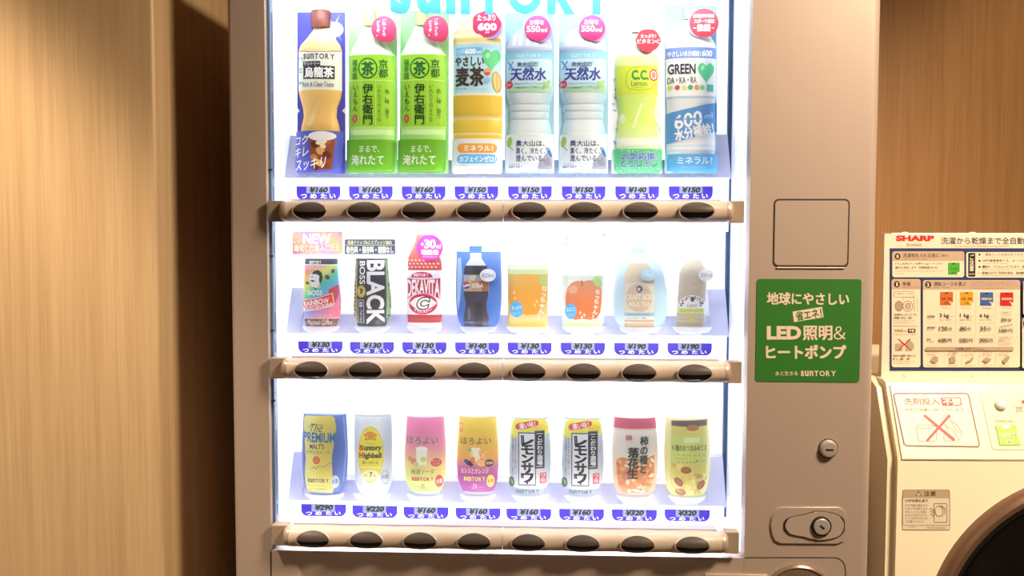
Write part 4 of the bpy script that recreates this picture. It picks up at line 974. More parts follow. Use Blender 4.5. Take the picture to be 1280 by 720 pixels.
# ---- 18 highball
s = Sample('pale silver highball can sample with a tall yellow oval label', 466, 626, group=LOWS)
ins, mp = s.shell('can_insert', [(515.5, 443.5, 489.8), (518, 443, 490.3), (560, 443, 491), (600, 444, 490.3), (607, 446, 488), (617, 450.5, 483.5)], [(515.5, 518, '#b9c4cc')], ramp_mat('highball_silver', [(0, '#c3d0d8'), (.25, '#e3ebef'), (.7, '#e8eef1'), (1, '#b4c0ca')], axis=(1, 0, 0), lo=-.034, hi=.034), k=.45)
A = Art(mp, (1.5, 4))
A.E(465.3, 565, 16.2, 35.2, '#d3c23e', n=44).E(465.3, 565, 15.6, 34.6, '#f0e548', n=44)
A.T('SINCE 1937 TOKYO', 456.5, 532.5, 474, 535, '#c9b83a', .0, warp=lambda u, v: u * u * 4 * 1.6)
for x, y, r in ((459.5, 541, 2.6), (463, 538.5, 2.6), (467, 538.5, 2.6), (470.8, 541, 2.6), (465.3, 543.5, 4), (460, 546, 2), (470.5, 546, 2)): A.E(x, y, r, r * .9, '#e39a3c', 0, 10)
A.T('KAKUBIN', 458, 550.5, 472, 552, '#c2b038', .0)
for word, y0, y1 in (('Suntory', 553.5, 562), ('Highball', 562.5, 571.5)):
    A.T(word[0], 450.8, y0, 456.4, y1 - 1.5, '#c9502e', .06); A.T(word[1:], 457, y0 + .3, 479, y1, '#4c4a3c', .045)
A.T('角ハイボール', 455, 573, 475, 577.3, '#6c6a3e', .01).R(452.2, 580.5, 478.3, 582, '#f7f2a8').E(465, 591, 11, 7, '#f7f3b4')
A.T('ALC.', 457, 589.5, 463.5, 592.5, '#7a7a4c', .0).T('7', 464, 587, 468, 593, '#4c4a3c', .03).T('%', 469, 590, 472, 592.8, '#7a7a4c', 0)
A.ERing(483.2, 593.5, 4.6, 8, .8, '#9aa6b0').T('お酒', 480, 590.5, 486.5, 596, '#5d6872', .01).T('350ml', 480.5, 601.8, 487, 603.4, '#7c8892', 0)
A.T('ウイスキー', 445.5, 598.5, 456, 600.6, '#8c98a2', 0).T('ソーダ割り', 446, 602, 456.5, 604.2, '#8c98a2', 0)
A.build('can_lettering', ins); s.holder(barrel(466, 516, 623.5, 25, 27.5, 21, 575), 465)

# ---- 19 plum soda
def horoyoi(cx, yb, label, base, name, art, w0=25):
    s = Sample(label, cx, yb, group=LOWS)
    ins, mp = s.shell('can_insert', [(518.5, cx - 23.5, cx + 23.5), (535, cx - 24.5, cx + 24.5), (555, cx - 26, cx + 25.8), (580, cx - 26.8, cx + 26), (598, cx - 25.3, cx + 24.8), (609, cx - 21, cx + 21), (616.5, cx - 16.5, cx + 17)], [(518.5, 519.8, '#a8a4a8'), (612.5, 616.5, '#b6bcc8')], base, k=.45)
    A = Art(mp, (1.5, 4)); art(A, cx); A.build('can_lettering', ins)
    s.holder(barrel(cx, 518, 624.5, 26, 29, 20, 572), cx); return s
def art19(A, c):
    A.T('ほろよい', c - 22, 543, c + 17, 552, '#8a7d78', .015)
    A.T('HOROYOI SUNTORY', c - 14, 534.5, c + 12, 536, '#c99ab0', .0, warp=lambda u, v: u * u * 4 * 3)
    A.P([(c - 10.5, 557), (c + 4, 557), (c + 2.8, 578), (c - 9.3, 578)], '#f1f4e2').E(c - 3.2, 557.5, 7.4, 2.6, '#fbfbf6').E(c - 1, 571, 3.6, 3.4, '#d3dc6c')
    A.E(c - 13.5, 573.5, 3.8, 4, '#d98a74').E(c - 17.8, 570.5, 3, 3.4, '#d2a05c').E(c - 10.5, 577, 3.4, 3, '#cfd06c').E(c - 6, 580, 3, 2, '#dbe08c')
    A.E(c + 14.7, 575, 6.6, 5.2, '#d64f50').T('ほっこり', c + 9.5, 571.5, c + 19.5, 574.5, '#f6d7cf', .01).T('すっきり', c + 10.5, 575.5, c + 18.7, 578.5, '#f6d7cf', .01)
    A.T('梅酒ソーダ', c - 16.5, 582.8, c + 12.5, 589.5, '#7f7a4c', .0).T('sunTORY', c - 16, 593.3, c + 11.5, 598, '#cf5a50', .045, even=True)
    A.T('3%', c - 5, 602, c + 1, 608, '#7d7d4e', .0, slant=.2).T('アルコール分', c - 18, 604, c - 6, 606.5, '#a3a05c', 0).T('350ml', c + 2, 604.5, c + 8, 607, '#a3a05c', 0).T('梅酒のお酒(発泡性)', c - 14, 609, c + 8, 611, '#a3a05c', 0)
    ALC(A, c + 18.2, 599, '#d04a44', '#f6dccf')
horoyoi(532, 626, 'pink to yellow plum soda can sample with fruit and a glass on it', ramp_mat('plum_print', [(0, '#a9d67c'), (.18, '#cfdc7a'), (.45, '#e9d98a'), (.7, '#ee9fa8'), (1, '#ee86b0')], lo=.01, hi=.13), '', art19)
def art20(A, c):
    A.T('ほろよい', c - 21, 544, c + 17, 552.5, '#9a7a4c', .015)
    A.R(c - 23, 526, c - 18, 538, '#f0a050', 1.5).T('新', c - 22.5, 528, c - 18.5, 533, '#fbe9a8', 0).T('HOROYOI SUNTORY', c - 14, 534.5, c + 12, 536, '#dcae50', .0, warp=lambda u, v: u * u * 4 * 3)
    A.P([(c - 9, 558), (c + 4, 558), (c + 2.8, 576), (c - 7.8, 576)], '#f3d07c').E(c - 2.5, 558.5, 6.6, 2.4, '#fbf3dc').P([(c - 6, 561), (c + 1, 559), (c + 2, 567), (c - 4, 570)], '#f8f2e6').E(c - 5, 572, 4, 4, '#e88a3c').E(c + .5, 570, 3.4, 5, '#f6ead0')
    A.P([(c - 12, 559), (c - 8, 556), (c - 7, 560), (c - 11, 561.5)], '#86c06a').E(c - 10.5, 575.5, 3.4, 3, '#43406c').E(c - 14, 573.5, 2.6, 2.6, '#5a4e86').E(c - 7.5, 577.5, 2.6, 2.2, '#353a66')
    A.E(c + 5, 575.5, 5.8, 5, '#eda24a').E(c + 5, 575.5, 4.4, 3.7, '#f6cf8c').L([(c + 1, 575), (c + 9, 576)], .6, '#eda24a').L([(c + 5, 572), (c + 5, 579)], .6, '#eda24a')
    for x, y in ((8, 565), (11, 562), (9, 569), (6, 567)): A.E(c + x, y, 1, 1, '#fbeccb', 0, 8)
    A.E(c + 15, 575.8, 5.2, 4.6, '#3d4230').T('新登場', c + 11.2, 574, c + 18.8, 577.6, '#e6dfae', .02)
    A.T('カシスとオレンジ', c - 20.5, 582, c + 14, 588.5, '#fbeaf2', .012).T('sunTORY', c - 17, 592.5, c + 10, 598, '#f0dc7c', .05, even=True)
    A.T('3%', c - 6, 602, c, 608, '#f0d4ea', .0, slant=.2).T('アルコール分', c - 20, 604.5, c - 7, 607, '#cf8cc4', 0).T('350ml', c + 1, 604.5, c + 7, 607, '#cf8cc4', 0).T('リキュール(発泡性)', c - 16, 609, c + 8, 611, '#cf8cc4', 0)
    ALC(A, c + 16.3, 598.5, '#f0da5a', '#7a5a38')
horoyoi(597.5, 626, 'yellow to purple cassis orange can sample with fruit and a glass on it', ramp_mat('cassis_print', [(0, '#a3348e'), (.30, '#b0439a'), (.42, '#c86a9c'), (.55, '#efaa5c'), (.75, '#f2c64e'), (1, '#f0cf4c')], lo=.01, hi=.13), '', art20)

# ---- 21/22 lemon sour
s = Sample('left one of the two silver lemon sour can samples with black vertical lettering', 662.5, 626, group=LOWS)
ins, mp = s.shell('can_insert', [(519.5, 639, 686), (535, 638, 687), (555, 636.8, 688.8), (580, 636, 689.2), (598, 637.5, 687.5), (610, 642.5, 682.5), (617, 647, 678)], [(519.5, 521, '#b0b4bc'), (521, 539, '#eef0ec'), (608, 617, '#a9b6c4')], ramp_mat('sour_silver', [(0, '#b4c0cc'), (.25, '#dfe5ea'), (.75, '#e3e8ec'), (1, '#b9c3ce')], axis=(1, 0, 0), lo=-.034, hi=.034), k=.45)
A = Art(mp, (1.5, 4)); GS = mat('#5b6672', .5)
A.P([(638, 540), (640, 528), (644, 521), (681, 521), (685, 528), (686.5, 540), (680, 541), (668, 537), (655, 538), (648, 542), (641, 546)], '#ece65a').E(676, 532, 8, 4.6, '#f1d04c', 10).E(645, 534, 5, 6, '#e6e96c', 20)
A.P([(644, 530), (647, 526.5), (668, 522.5), (673, 523.5), (673.5, 527.5), (670, 530), (650, 534.5), (645.5, 534)], '#dd4f4c').T('濃い味！', 649, 525, 669.5, 532, '#fbeeea', .02, rot=-11)
A.R(648, 537.5, 670.2, 604, GS).R(649.3, 539, 669, 602.5, '#eef1f5').R(668.5, 535.5, 681, 582.5, GS).R(669.8, 537, 679.8, 581, '#2c3036')
yy = 541.5
for ch, h in zip('レモンサワ', (11.2, 11.2, 9.8, 12.5, 11)): A.T(ch, 652.5, yy, 666.5, yy + h, '#20242a', .05, slant=-.05); yy += h + .6
A.P([(658.2, 598), (660.6, 598), (660.2, 602), (658.4, 602)], '#20242a')
A.T('こだわり酒場', 671.5, 542, 678.4, 578, '#eceef2', .035, True).L([(671, 539.2), (678.6, 539.2)], .9, '#eceef2').L([(671, 579.6), (678.6, 579.6)], .9, '#eceef2')
A.R(675, 588, 683, 601.5, '#cf4c54', .8).T('ワ缶', 676.2, 589.5, 682, 600, '#f6dcdc', .03, True)
A.T('こだわり酒場のレモンサワーの素から', 640, 541, 642, 592, '#4d545c', .01, True).T('生まれた味わい', 643.6, 544, 646, 590, '#8a5e5c', .0, True)
A.E(639.8, 600.5, 3.6, 7, '#4a6a3a').T('お酒', 637.6, 597, 642, 602, '#b4cc8c', 0, True)
A.T('sunTORY', 645.5, 609.5, 674, 614, '#39424c', .02, even=True)
A.build('can_lettering', ins); s.holder(barrel(662.5, 519, 624.8, 26.5, 29.5, 20, 574), 662)
twin(s, 65.7, 'right one of the two silver lemon sour can samples, beside the peanut snack', 626)

# ---- 23 peanut snack
s = Sample('orange rice cracker and peanut snack sample with a red top band', 794, 626, 'snack_sample', 'snack sample', LOWS)
ins, mp = s.shell('pouch_insert', barrel(793.5, 519.5, 618, 26, 29, 20, 566), [(519.5, 533, '#c65a6c')], ramp_mat('cracker_film', [(0, '#e2b48a'), (.5, '#e9cfae'), (1, '#e9dccb')], lo=0, hi=.11), k=.45)
A = Art(mp, (1.5, 4))
A.P([(771.5, 533), (815, 533), (816.5, 560), (817, 590), (813, 606), (808, 612), (778, 612), (772.5, 605), (769.5, 590), (770.5, 560)], '#ebe3d3')
A.L([(769, 534), (818, 534)], 1.2, '#e6b0a8').P([(770, 572), (776, 568), (783, 576), (800, 572), (817, 566), (817, 590), (813, 606), (808, 612), (778, 612), (772.5, 605), (769.8, 590)], '#d98c54')
rnd = random.Random(11)
for i in range(58):
    y = rnd.uniform(570, 611); hw = 22 if y < 596 else 22 - (y - 596) * .55; x = 793.5 + rnd.uniform(-hw, hw)
    A.E(x, y, rnd.uniform(2.4, 4.4), rnd.uniform(1.6, 2.6), rnd.choice(('#e29a5c', '#cf7a42', '#edd9b0', '#f2e4c4', '#d88c50', '#e6c694', '#e8ab70')), rnd.uniform(0, 180), 10)
A.T('柿の種と', 798.5, 542, 808.5, 588, '#2f4a3a', .03, True, slant=.04).T('落花生', 783.5, 556, 797, 594.5, '#26302c', .03, True, slant=.04)
A.R(781, 540.5, 789, 546.5, '#d9a4a8', .8).T('豆菓', 781.6, 541.2, 788.4, 546, '#b85a66', .01).R(778.5, 587, 783.5, 595.5, '#b8524e', .6).T('味自慢', 779, 588, 783, 594.5, '#f0d4c4', .0, True)
A.L([(776, 614.4), (811, 614.4)], 2, '#b7bcc8'); A.build('pouch_print', ins)
s.holder(barrel(793.5, 519, 625, 27.5, 31, 21, 568), 792)

# ---- 24 mixed nuts snack
s = Sample('yellow-green mixed nut snack sample with almonds, at the right end of its shelf', 858.5, 626, 'snack_sample', 'snack sample', LOWS)
ins, mp = s.shell('pouch_insert', barrel(858.5, 520, 618.5, 27, 29, 20, 566), [], ramp_mat('nut_film', [(0, '#d9d890'), (.6, '#e6e29a'), (1, '#e9dfa0')], lo=0, hi=.11), k=.45)
A = Art(mp, (1.5, 4))
A.P([(838, 523), (883, 522), (882, 560), (881, 590), (878, 606), (870, 614), (846, 614), (838, 604), (836, 590), (837, 560)], '#d8cf70').P([(838, 523), (883, 522), (882.7, 529.5), (860, 530.5), (838, 529.5)], '#6c5a52')
A.P([(837.2, 545), (860, 540), (882.4, 545), (882, 574), (858, 578), (836.6, 574)], '#cbd874').E(864, 531.5, 8, 4, '#b07a4a').R(853, 543.5, 873, 550, '#dfe6a8')
A.T('６種のおつまみＭＩＸ', 839, 553, 882, 560.5, '#55583a', .02)
for i, (x0, x1, y) in enumerate(((841, 862, 564), (841, 858, 568.5), (841, 868, 573), (864, 880, 564.5), (868, 880, 571.5))): A.T(('・アーモンド', '・カシューナッツ', '・ピスタチオ', 'クルミ', '●くるみ')[i], x0, y, x1, y + 3, '#7d8046', .0)
rnd = random.Random(4)
for i in range(34):
    y = rnd.uniform(578, 613); hw = 20 if y < 600 else 20 - (y - 600) * .6
    A.E(859 + rnd.uniform(-hw, hw), y, rnd.uniform(3, 5.5), rnd.uniform(2, 3), rnd.choice(('#dccb62', '#e3d67c', '#cdb656', '#e9dc90', '#d4be5c')), rnd.uniform(0, 180), 10)
for x, y, a in ((855.5, 584, 5), (846.5, 599, 50), (874.5, 603, -50), (849, 612, 15)):
    A.E(x, y, 6.6, 4.2, '#8c5430', a).E(x - .5, y - .4, 5.2, 2.9, '#aa6c40', a)
A.E(872, 592, 4, 2.6, '#c99a4c', -20).build('pouch_print', ins)
s.holder(barrel(858.5, 519.5, 625.5, 28, 31, 21, 568), 857)

# ------------------------------------------------------------------ washing machine
CREAM = mat('#f2e6c8', .32, key='cream'); CREAM2 = mat('#dfd8c4', .35, key='cream2')
YW = .05; ZA, YB_, ZB = at(1128, 575, YW).z, .112, 1.186
WX0 = .6265; WX1 = 1.265
wm = thing('washing_machine', 'cream front-loading washing machine with a dark round door, right of the vending machine', 'washing machine', (WX0, YW, 0))
OW = Vector((WX0, YW, 0))
def rel(p): return p - OW
prof = [(YW, .02), (YW, ZA), (YB_, ZB), (YB_ + .012, ZB + .004), (.64, ZB + .004), (.64, .02)]
bm = prism([(y - YW, z) for y, z in prof], 0, WX1 - WX0, 'X')
es = [e for e in bm.edges if abs(e.verts[0].co.x - e.verts[1].co.x) < 1e-5 and min(v.co.y for v in e.verts) < .2 and max(v.co.y for v in e.verts) < .3]
bmesh.ops.bevel(bm, geom=es, offset=.012, segments=4, affect='EDGES')
obj('body', bm, CREAM, wm, smooth=True)
for x in (.05, WX1 - WX0 - .05):
    for y in (.08, .52): obj('rubber_foot', lathe([(.022, 0), (.022, .012), (.012, .02)], 16, (x, y, 0), 'Z'), DARK, wm)
NS = Vector((0, -(ZB - ZA), YB_ - YW)).normalized(); PS = Vector((0, YW, ZA))
def onS(px, py, l=0): return rel(on_plane(px, py, PS + NS * l, NS))
def slab(name, pxs, lo, hi, m, parent):
    bm = bmesh.new(); A_ = [bm.verts.new(onS(x, y, lo)) for x, y in pxs]; B_ = [bm.verts.new(onS(x, y, hi)) for x, y in pxs]
    bm.faces.new(A_); bm.faces.new(B_[::-1])
    for i in range(len(pxs)): bm.faces.new((A_[i], B_[i], B_[(i + 1) % len(pxs)], A_[(i + 1) % len(pxs)]))
    return obj(name, bm, m, parent)
fas = slab('control_panel', [(1113, 482), (1420, 482), (1420, 575.5), (1128, 573.5)], -.002, .0025, CREAM2, wm)
A = Art(lambda px, py, l: onS(px, py, .0012 + l)); A.L([(1112.2, 481), (1127.4, 574)], .8, '#c9b28c'); A.build('panel_seam', wm)
A = Art(lambda px, py, l: onS(px, py, .0012 + l)); A.L([(1127.4, 574.4), (1230, 575.2), (1420, 576)], .9, '#a88c66'); A.build('panel_seam', wm)
# no-detergent sticker
sk = slab('detergent_sticker', [(1118.5, 491), (1209, 491), (1212, 493), (1225.3, 557), (1223.5, 559.2), (1132.5, 558), (1129.8, 556), (1116.5, 493)], .0024, .0031, mat('#e4ddca', .4), fas)
A = Art(lambda px, py, l: onS(px, py, .0032 + l)); RS = mat('#d4453e', .5); BRN = mat('#7d5f4c', .5); LT = mat('#98795e', .5)
A.ring([(1119.5, 491.8), (1207.5, 491.8), (1210.8, 494), (1224.3, 555.8), (1222.3, 558.3), (1133.5, 557), (1130.3, 554.8), (1117.2, 494)], 1.5, BRN)
A.T('洗剤投入', 1129.5, 497.5, 1174.5, 506, RS, .005, slant=-.2).P([(1176, 497), (1200.5, 496.5), (1202.5, 507), (1178, 507.3)], RS).T('不要', 1179, 498, 1200.5, 506, '#fdf3ea', .035, slant=-.2)
A.T('洗剤が自動で投入されます', 1130, 510.2, 1205.5, 514, '#c98d78', .0)
A.ring([(1145, 534.5), (1147, 531), (1164, 531), (1171, 533.5), (1170.5, 549), (1168, 551.5), (1149, 551.5), (1147, 545)], .6, LT).L([(1146, 535), (1164, 535.2), (1166, 531.5)], .5, LT)
A.ring([(1179, 519), (1187, 518.5), (1188, 526), (1196, 531), (1201.5, 539), (1202, 545), (1197, 551), (1181, 551), (1179, 546), (1185, 535), (1178, 526)], .6, LT).L([(1182, 533), (1192, 537), (1198, 549)], .5, LT).L([(1190, 531), (1199, 541)], .5, LT)
A.P([(1154, 519.5), (1156.5, 518), (1194.5, 549), (1192, 551.5)], RS).P([(1185.5, 518.5), (1188.5, 520), (1160.5, 551.5), (1157, 550.5)], RS)
A.build('lettering', sk)
ctl = slab('touch_area', [(1225, 491.5), (1420, 491.5), (1420, 563), (1243, 562), (1240, 559)], .0024, .0034, mat('#ddd3ba', .38), fas)
p = onS(1250, 507, .003)
bm = lathe([(.009, 0), (.009, -.003), (.0075, -.0065), (.004, -.0085), (.001, -.009)], 28); bmesh.ops.transform(bm, matrix=Matrix.Translation(p) @ Vector((0, -1, 0)).rotation_difference(NS).to_matrix().to_4x4(), verts=bm.verts)
obj('round_button', bm, mat('#fbf8ee', .25), fas, smooth=True)
gb_ = slab('wash_button', [(1244.5, 531.5), (1269.5, 531), (1276, 556), (1250, 556.5)], .0033, .0046, mat('#a3d84a', .4), ctl)
A = Art(lambda px, py, l: onS(px, py, .0047 + l))
A.P([(1253, 532), (1261.5, 531.8), (1262.3, 535), (1253.8, 535.2)], mat('#e9fbff', .4, emit=.5, key='led'))
A.P([(1249, 542), (1271.5, 541.6), (1272.6, 545.6), (1250, 546)], '#dfeec0').T('ドラム洗浄', 1250, 542.2, 1271.5, 545.6, '#5c6a3a', .015).R(1257.5, 550.5, 1267.5, 554, '#dfeec0', 1).T('無料', 1259.5, 551, 1265.5, 553.6, '#5c5a3a', .02)
A.build('lettering', gb_)
A = Art(lambda px, py, l: onS(px, py, .0035 + l))
A.T('お洗濯の前に', 1244, 524.8, 1269, 528.4, '#a8866c', .0, slant=-.2).T('営業中', 1269, 508, 1301, 515, '#8c6450', .0).E(1281.5, 502.5, 4.6, 2.8, '#e0362c', 6); A.build('lettering', ctl)
# caution sticker on the front
def onF(px, py, l=0): return rel(at(px, py, YW)) + Vector((0, -l, 0))
ck = obj('caution_sticker', prism([(onF(x, y).x, onF(x, y).z) for x, y in rrect(1127.8, 611.5, 1187.5, 662.5, 2.4, 4)], -.0004, .0), mat('#f6ead0', .34), wm)
A = Art(lambda px, py, l: onF(px, py, .0005 + l)); CB = mat('#9a7a5c', .5)
A.P([(1128.5, 622), (1128.8, 613), (1131, 611.8), (1184.5, 612.5), (1186.5, 614.5), (1186.5, 622.3)], '#ccb294')
A.ring(rrect(1128.2, 612, 1187, 656.5, 2.4, 3), .5, CB); A.L([(1128, 662), (1187, 662.2)], .5, CB).L([(1127.8, 620), (1127.8, 661)], .4, CB).L([(1187.2, 620), (1187.2, 661)], .4, CB)
A.P([(1144, 619.8), (1148, 612.8), (1152, 619.8)], '#6f5844').P([(1145.3, 619.2), (1148, 614.4), (1150.7, 619.2)], '#ecdcc0').T('!', 1147.6, 615.3, 1148.4, 618.6, '#6f5844', .02).T('注意', 1155, 613.6, 1169.5, 619.7, '#6f5844', .02)
A.T('けがの恐れあり', 1131.5, 623.5, 1159.5, 627.5, '#7d6248', .01)
for i, t in enumerate(('ドアを開け閉めする', 'ときに手や指をはさ', 'まないように注意し', 'おそれがあります。', 'とくにおやさまには', 'ご注意ください。')): A.T(t, 1131.5, 630 + i * 4, 1159 - (4 if i == 5 else 0), 633 + i * 4, '#a08468', .0)
A.ring(rrect(1167.5, 629, 1183.5, 652.5, .6, 1), .5, CB).ERing(1173.5, 638.5, 5, 6.5, .6, CB).L([(1176, 631.5), (1181, 635), (1181, 641), (1177, 645)], .6, CB).L([(1162, 635), (1168, 637.5), (1168, 640), (1162.5, 639)], .6, CB).L([(1163, 642), (1167, 643.5), (1165, 645)], .6, CB)
A.T('(19)01', 1136, 657.7, 1144, 659.6, '#b09a7c', 0).T('TINSEB120CBRA', 1158, 658.3, 1182, 660.2, '#b09a7c', 0); A.build('lettering', ck)
# round door
c0 = at(1366, 796, YW); c = rel(c0); RO = abs(at(1366 + 215, 796, YW).x - c0.x)
rg = obj('door_ring', lathe([(RO, .001), (RO, -.010), (RO - .004, -.018), (RO - .012, -.022), (RO - .020, -.020), (RO - .026, -.012), (RO - .026, .002)], 96, (c.x, 0, c.z), cap=False), mat('#7d5f4c', .3, .3, key='doorring'), wm, smooth=True)
obj('door_glass', lathe([(RO - .025, -.010), (RO - .030, -.017), (RO - .034, -.0165), (RO - .045, -.022), (RO - .09, -.032), (RO - .16, -.038), (.004, -.040)], 96, (c.x, 0, c.z)), mat('#0d0b0a', .08, 0, .6), wm, smooth=True)
obj('door_gasket', lathe([(RO - .020, -.006), (RO - .024, -.0165), (RO - .033, -.0150), (RO - .036, -.006)], 96, (c.x, 0, c.z), cap=False), mat('#17110e', .5), wm, smooth=True)

# ------------------------------------------------------------------ instruction board standing on the washer
YS = .15; SZ0 = ZB + .0042; SX0 = at(1112, 380, YS).x; SX1 = SX0 + .585; SZ1 = at(1112, 291, YS).z
ib = thing('instruction_board', 'cream box with a blue price and instruction board on top of the washing machine', 'instruction board', (SX0, YS, SZ0))
OB = Vector((SX0, YS, SZ0))
bm = box(0, SX1 - SX0, 0, .047, 0, SZ1 - SZ0, .002, 2); obj('box', bm, mat('#eadcc0', .38, key='box'), ib)
def onB(px, py, l=0): return at(px, py, YS) - OB + Vector((0, -l, 0))
pn = obj('printed_panel', box(onB(1112.6, 0).x, SX1 - SX0 - .004, -.0012, .0002, onB(0, 464).z, SZ1 - SZ0 - .002), mat('#efe2cc', .45), ib)
for px, py in ((1131.5, 469), (1216, 469.5)):
    q = onB(px, py); obj('screw', lathe([(.0042, .0), (.0042, -.0015), (.003, -.003), (.001, -.0034)], 20, (q.x, 0, q.z)), mat('#f0e6cf', .3), ib, smooth=True)
for px in (1134.5, 1219.5):
    q = onB(px, 291); bm = lathe([(.0055, 0), (.0055, .0006), (.003, .0016), (.001, .0019)], 20, (q.x, .012, SZ1 - SZ0), 'Z'); obj('screw', bm, mat('#f6eeda', .3), ib, smooth=True)
A = Art(lambda px, py, l: onB(px, py, .0013 + l), inc=.000012)
NV = mat('#2c3466', .5); PAP = mat('#efe0c6', .5); TP = mat('#c9aa90', .5); IK = mat('#3a3038', .5); SM = mat('#8a7464', .5); BKI = mat('#1d1a1e', .5)
def lines(x0, x1, y, n, dy, h, texts, c=SM, b=0): 
    for i in range(n): A.T(texts[i % len(texts)], x0, y + i * dy, x1 - (i == n - 1) * (x1 - x0) * .2, y + i * dy + h, c, b)
A.T('SHARP', 1119.5, 294.3, 1167.5, 301.5, '#d2232e', .055).T('ES-HD63L', 1133, 304.5, 1152.5, 307.8, SM, .005)
A.T('洗濯から乾燥まで全自動', 1176, 296.6, 1279.5, 305.3, '#3b3042', .008).T('Full automatic from WASHING through DRYING.', 1192.5, 306.8, 1261, 309.2, '#9a8478', .0)
A.R(1111.6, 310.3, 1500, 463.5, NV)
def panel(x0, y0, x1, y1, head=None):
    A.R(x0, y0, x1, y1, PAP, 3)
    if head: A.P(rrect(x0 + .3, y0 + .3, x1 - .3, y0 + head, 2.8, 4, (0, 0, 1, 1)), TP)
panel(1115, 314.2, 1204.8, 346.5, 12)
A.E(1121.5, 320.5, 3.6, 3.9, BKI).T('0', 1120, 318.3, 1123, 322.8, PAP, .05).T('洗濯物を入れる前に', 1128.5, 316.5, 1173.5, 321.8, IK, .012).T('(無料)', 1175.5, 318.2, 1184.5, 321.4, IK, 0).T('Before laundry starts', 1128.5, 323, 1159, 325, SM, 0)
A.T('ドラム洗浄ボタンを押すとAg+イオン水で', 1118.5, 328, 1178, 331.5, '#5c4c48', .005).T('槽内を洗浄します（所要時間 約7分）', 1118.5, 332.8, 1172, 336.2, '#5c4c48', .005).T('Press the drum wash button to clean the tub with ag+ ion water', 1118.5, 338, 1178, 339.6, SM, 0).T('(7 minutes)', 1118.5, 341.3, 1129.5, 342.9, SM, 0)
A.R(1184.5, 328.3, 1199, 343.3, '#4fae36', .8).R(1189.5, 329.2, 1193.5, 330.4, BKI).T('ドラム洗浄', 1186, 334.5, 1197.5, 337, '#24401c', .01).T('無料', 1189, 339.8, 1193.5, 341.8, '#24401c', .01).E(1198.2, 342.2, 2.4, 2.2, '#f2e8cf')
panel(1207.2, 315, 1500, 347)
A.R(1209.5, 316.2, 1218.5, 345.8, BKI, 1).T('ご注意', 1211.3, 318, 1216.8, 338.8, PAP, .03, True).T('NOTICE', 1210.5, 341.5, 1217.5, 343.5, PAP, .02)
for i, (t, e) in enumerate((('一度投入したお金は戻りません。', 'Once you have put money into this machine, it is not refundable.'), ('100円硬貨専用です。おつりは', '100 yen coins only. No change given.'), ('運転中、ドアはロックされます。終了', 'While operating, the door is kept locked.'), ('乾燥のみでご利用の場合、追加乾燥', 'Please remove the laundry promptly.'))):
    y = 316.2 + i * 7.7; A.E(1223.7, y + 2, 1.3, 1.4, BKI, 0, 12) if i < 3 else A.T('＊', 1222.6, y + 1, 1225, y + 3.2, '#c2a04c', 0)
    A.T(t, 1227, y, 1283 - (i == 1) * 3, y + 3.6, '#5a4a46', .005).T(e, 1227, y + 4.6, 1282 - (i == 1) * 22, y + 6, SM, 0)
panel(1114, 348.8, 1150, 458.8, 13)
A.E(1120.5, 355.3, 3.6, 4, BKI).T('1', 1119.6, 353, 1121.6, 357.6, PAP, .05).T('準備', 1127.3, 352.3, 1137.3, 357.4, IK, .012).T('Ready to Start', 1127, 358, 1148.5, 360, SM, 0)
A.ring(rrect(1116.8, 364.3, 1141.5, 371.3, 1, 2), .5, SM).T('ドア開ボタンを押す', 1117.8, 366, 1140.5, 368.6, SM, 0)
A.E(1123, 382.5, 5, 6.3, '#b49a84').ERing(1123, 382.5, 5, 6.3, .6, '#7d6858').ERing(1134, 382.5, 6, 6.5, .7, '#7d6858').E(1134, 382.5, 4, 4.6, '#cdb69a').ERing(1134, 382.5, 2.6, 3.2, .5, '#8a7464').L([(1128, 375), (1128, 371.5), (1142, 371.5), (1142, 389)], .5, SM).L([(1145.5, 372), (1145.5, 389)], .5, '#b8a088')
lines(1116.8, 1145, 391.8, 2, 4, 3, ('洗濯物を入れてドアを', '閉める'), '#5c4c48', .005); lines(1116.8, 1142, 399.8, 2, 2.4, 1.5, ('Put your laundry in the', 'drum and close the door'))
A.L([(1115.5, 407.3), (1146.5, 407.8)], .5, '#8a7464').T('洗剤投入', 1117, 411.3, 1132.5, 415, '#7a6660', .0).R(1134, 410.6, 1143.5, 415.8, '#3c3a5c', 1.2).T('不要', 1135.5, 411.6, 1142, 414.8, PAP, .03).T('No need to put in the detergent', 1115.3, 417, 1145, 418.7, SM, 0)
A.R(1118, 429, 1127.5, 438.5, '#b8a594', 1).P([(1131, 438.5), (1132, 426), (1136, 424), (1141.5, 430), (1142, 434), (1139, 438.5)], '#b8a594').L([(1122, 423.5), (1138, 437.5)], 1.3, '#c42c34').L([(1137, 423.5), (1122, 438)], 1.3, '#c42c34')
lines(1114.8, 1143.5, 443, 2, 4, 3, ('洗剤が自動で投入さ', 'れます'), '#5c4c48', .005); lines(1114.8, 1142, 451, 2, 2.6, 1.5, ('Detergent is dispensed', 'automatically'))
panel(1152.8, 350, 1274, 459, 12)
A.E(1159.3, 355.8, 3.8, 4, BKI).T('2', 1157.7, 353.4, 1160.9, 358.2, PAP, .05).T('運転コースを選ぶ', 1166.3, 352.2, 1206.5, 357.4, IK, .012).T('Select Course', 1166, 358.2, 1186, 360, SM, 0)
lines(1212, 1270, 352, 4, 2.5, 1.5, ('表示の時間は目安です。水温・水圧・衣類の量により変わります', '途中での変更はできません', 'Times shown are a guide and may vary with the load', 'The course cannot be changed once started. Check first.'), '#9a7e6c')
for x in (1194.3, 1219, 1243.8): A.L([(x, 364), (x - 1.5, 430)], .35, '#c2ab8c')
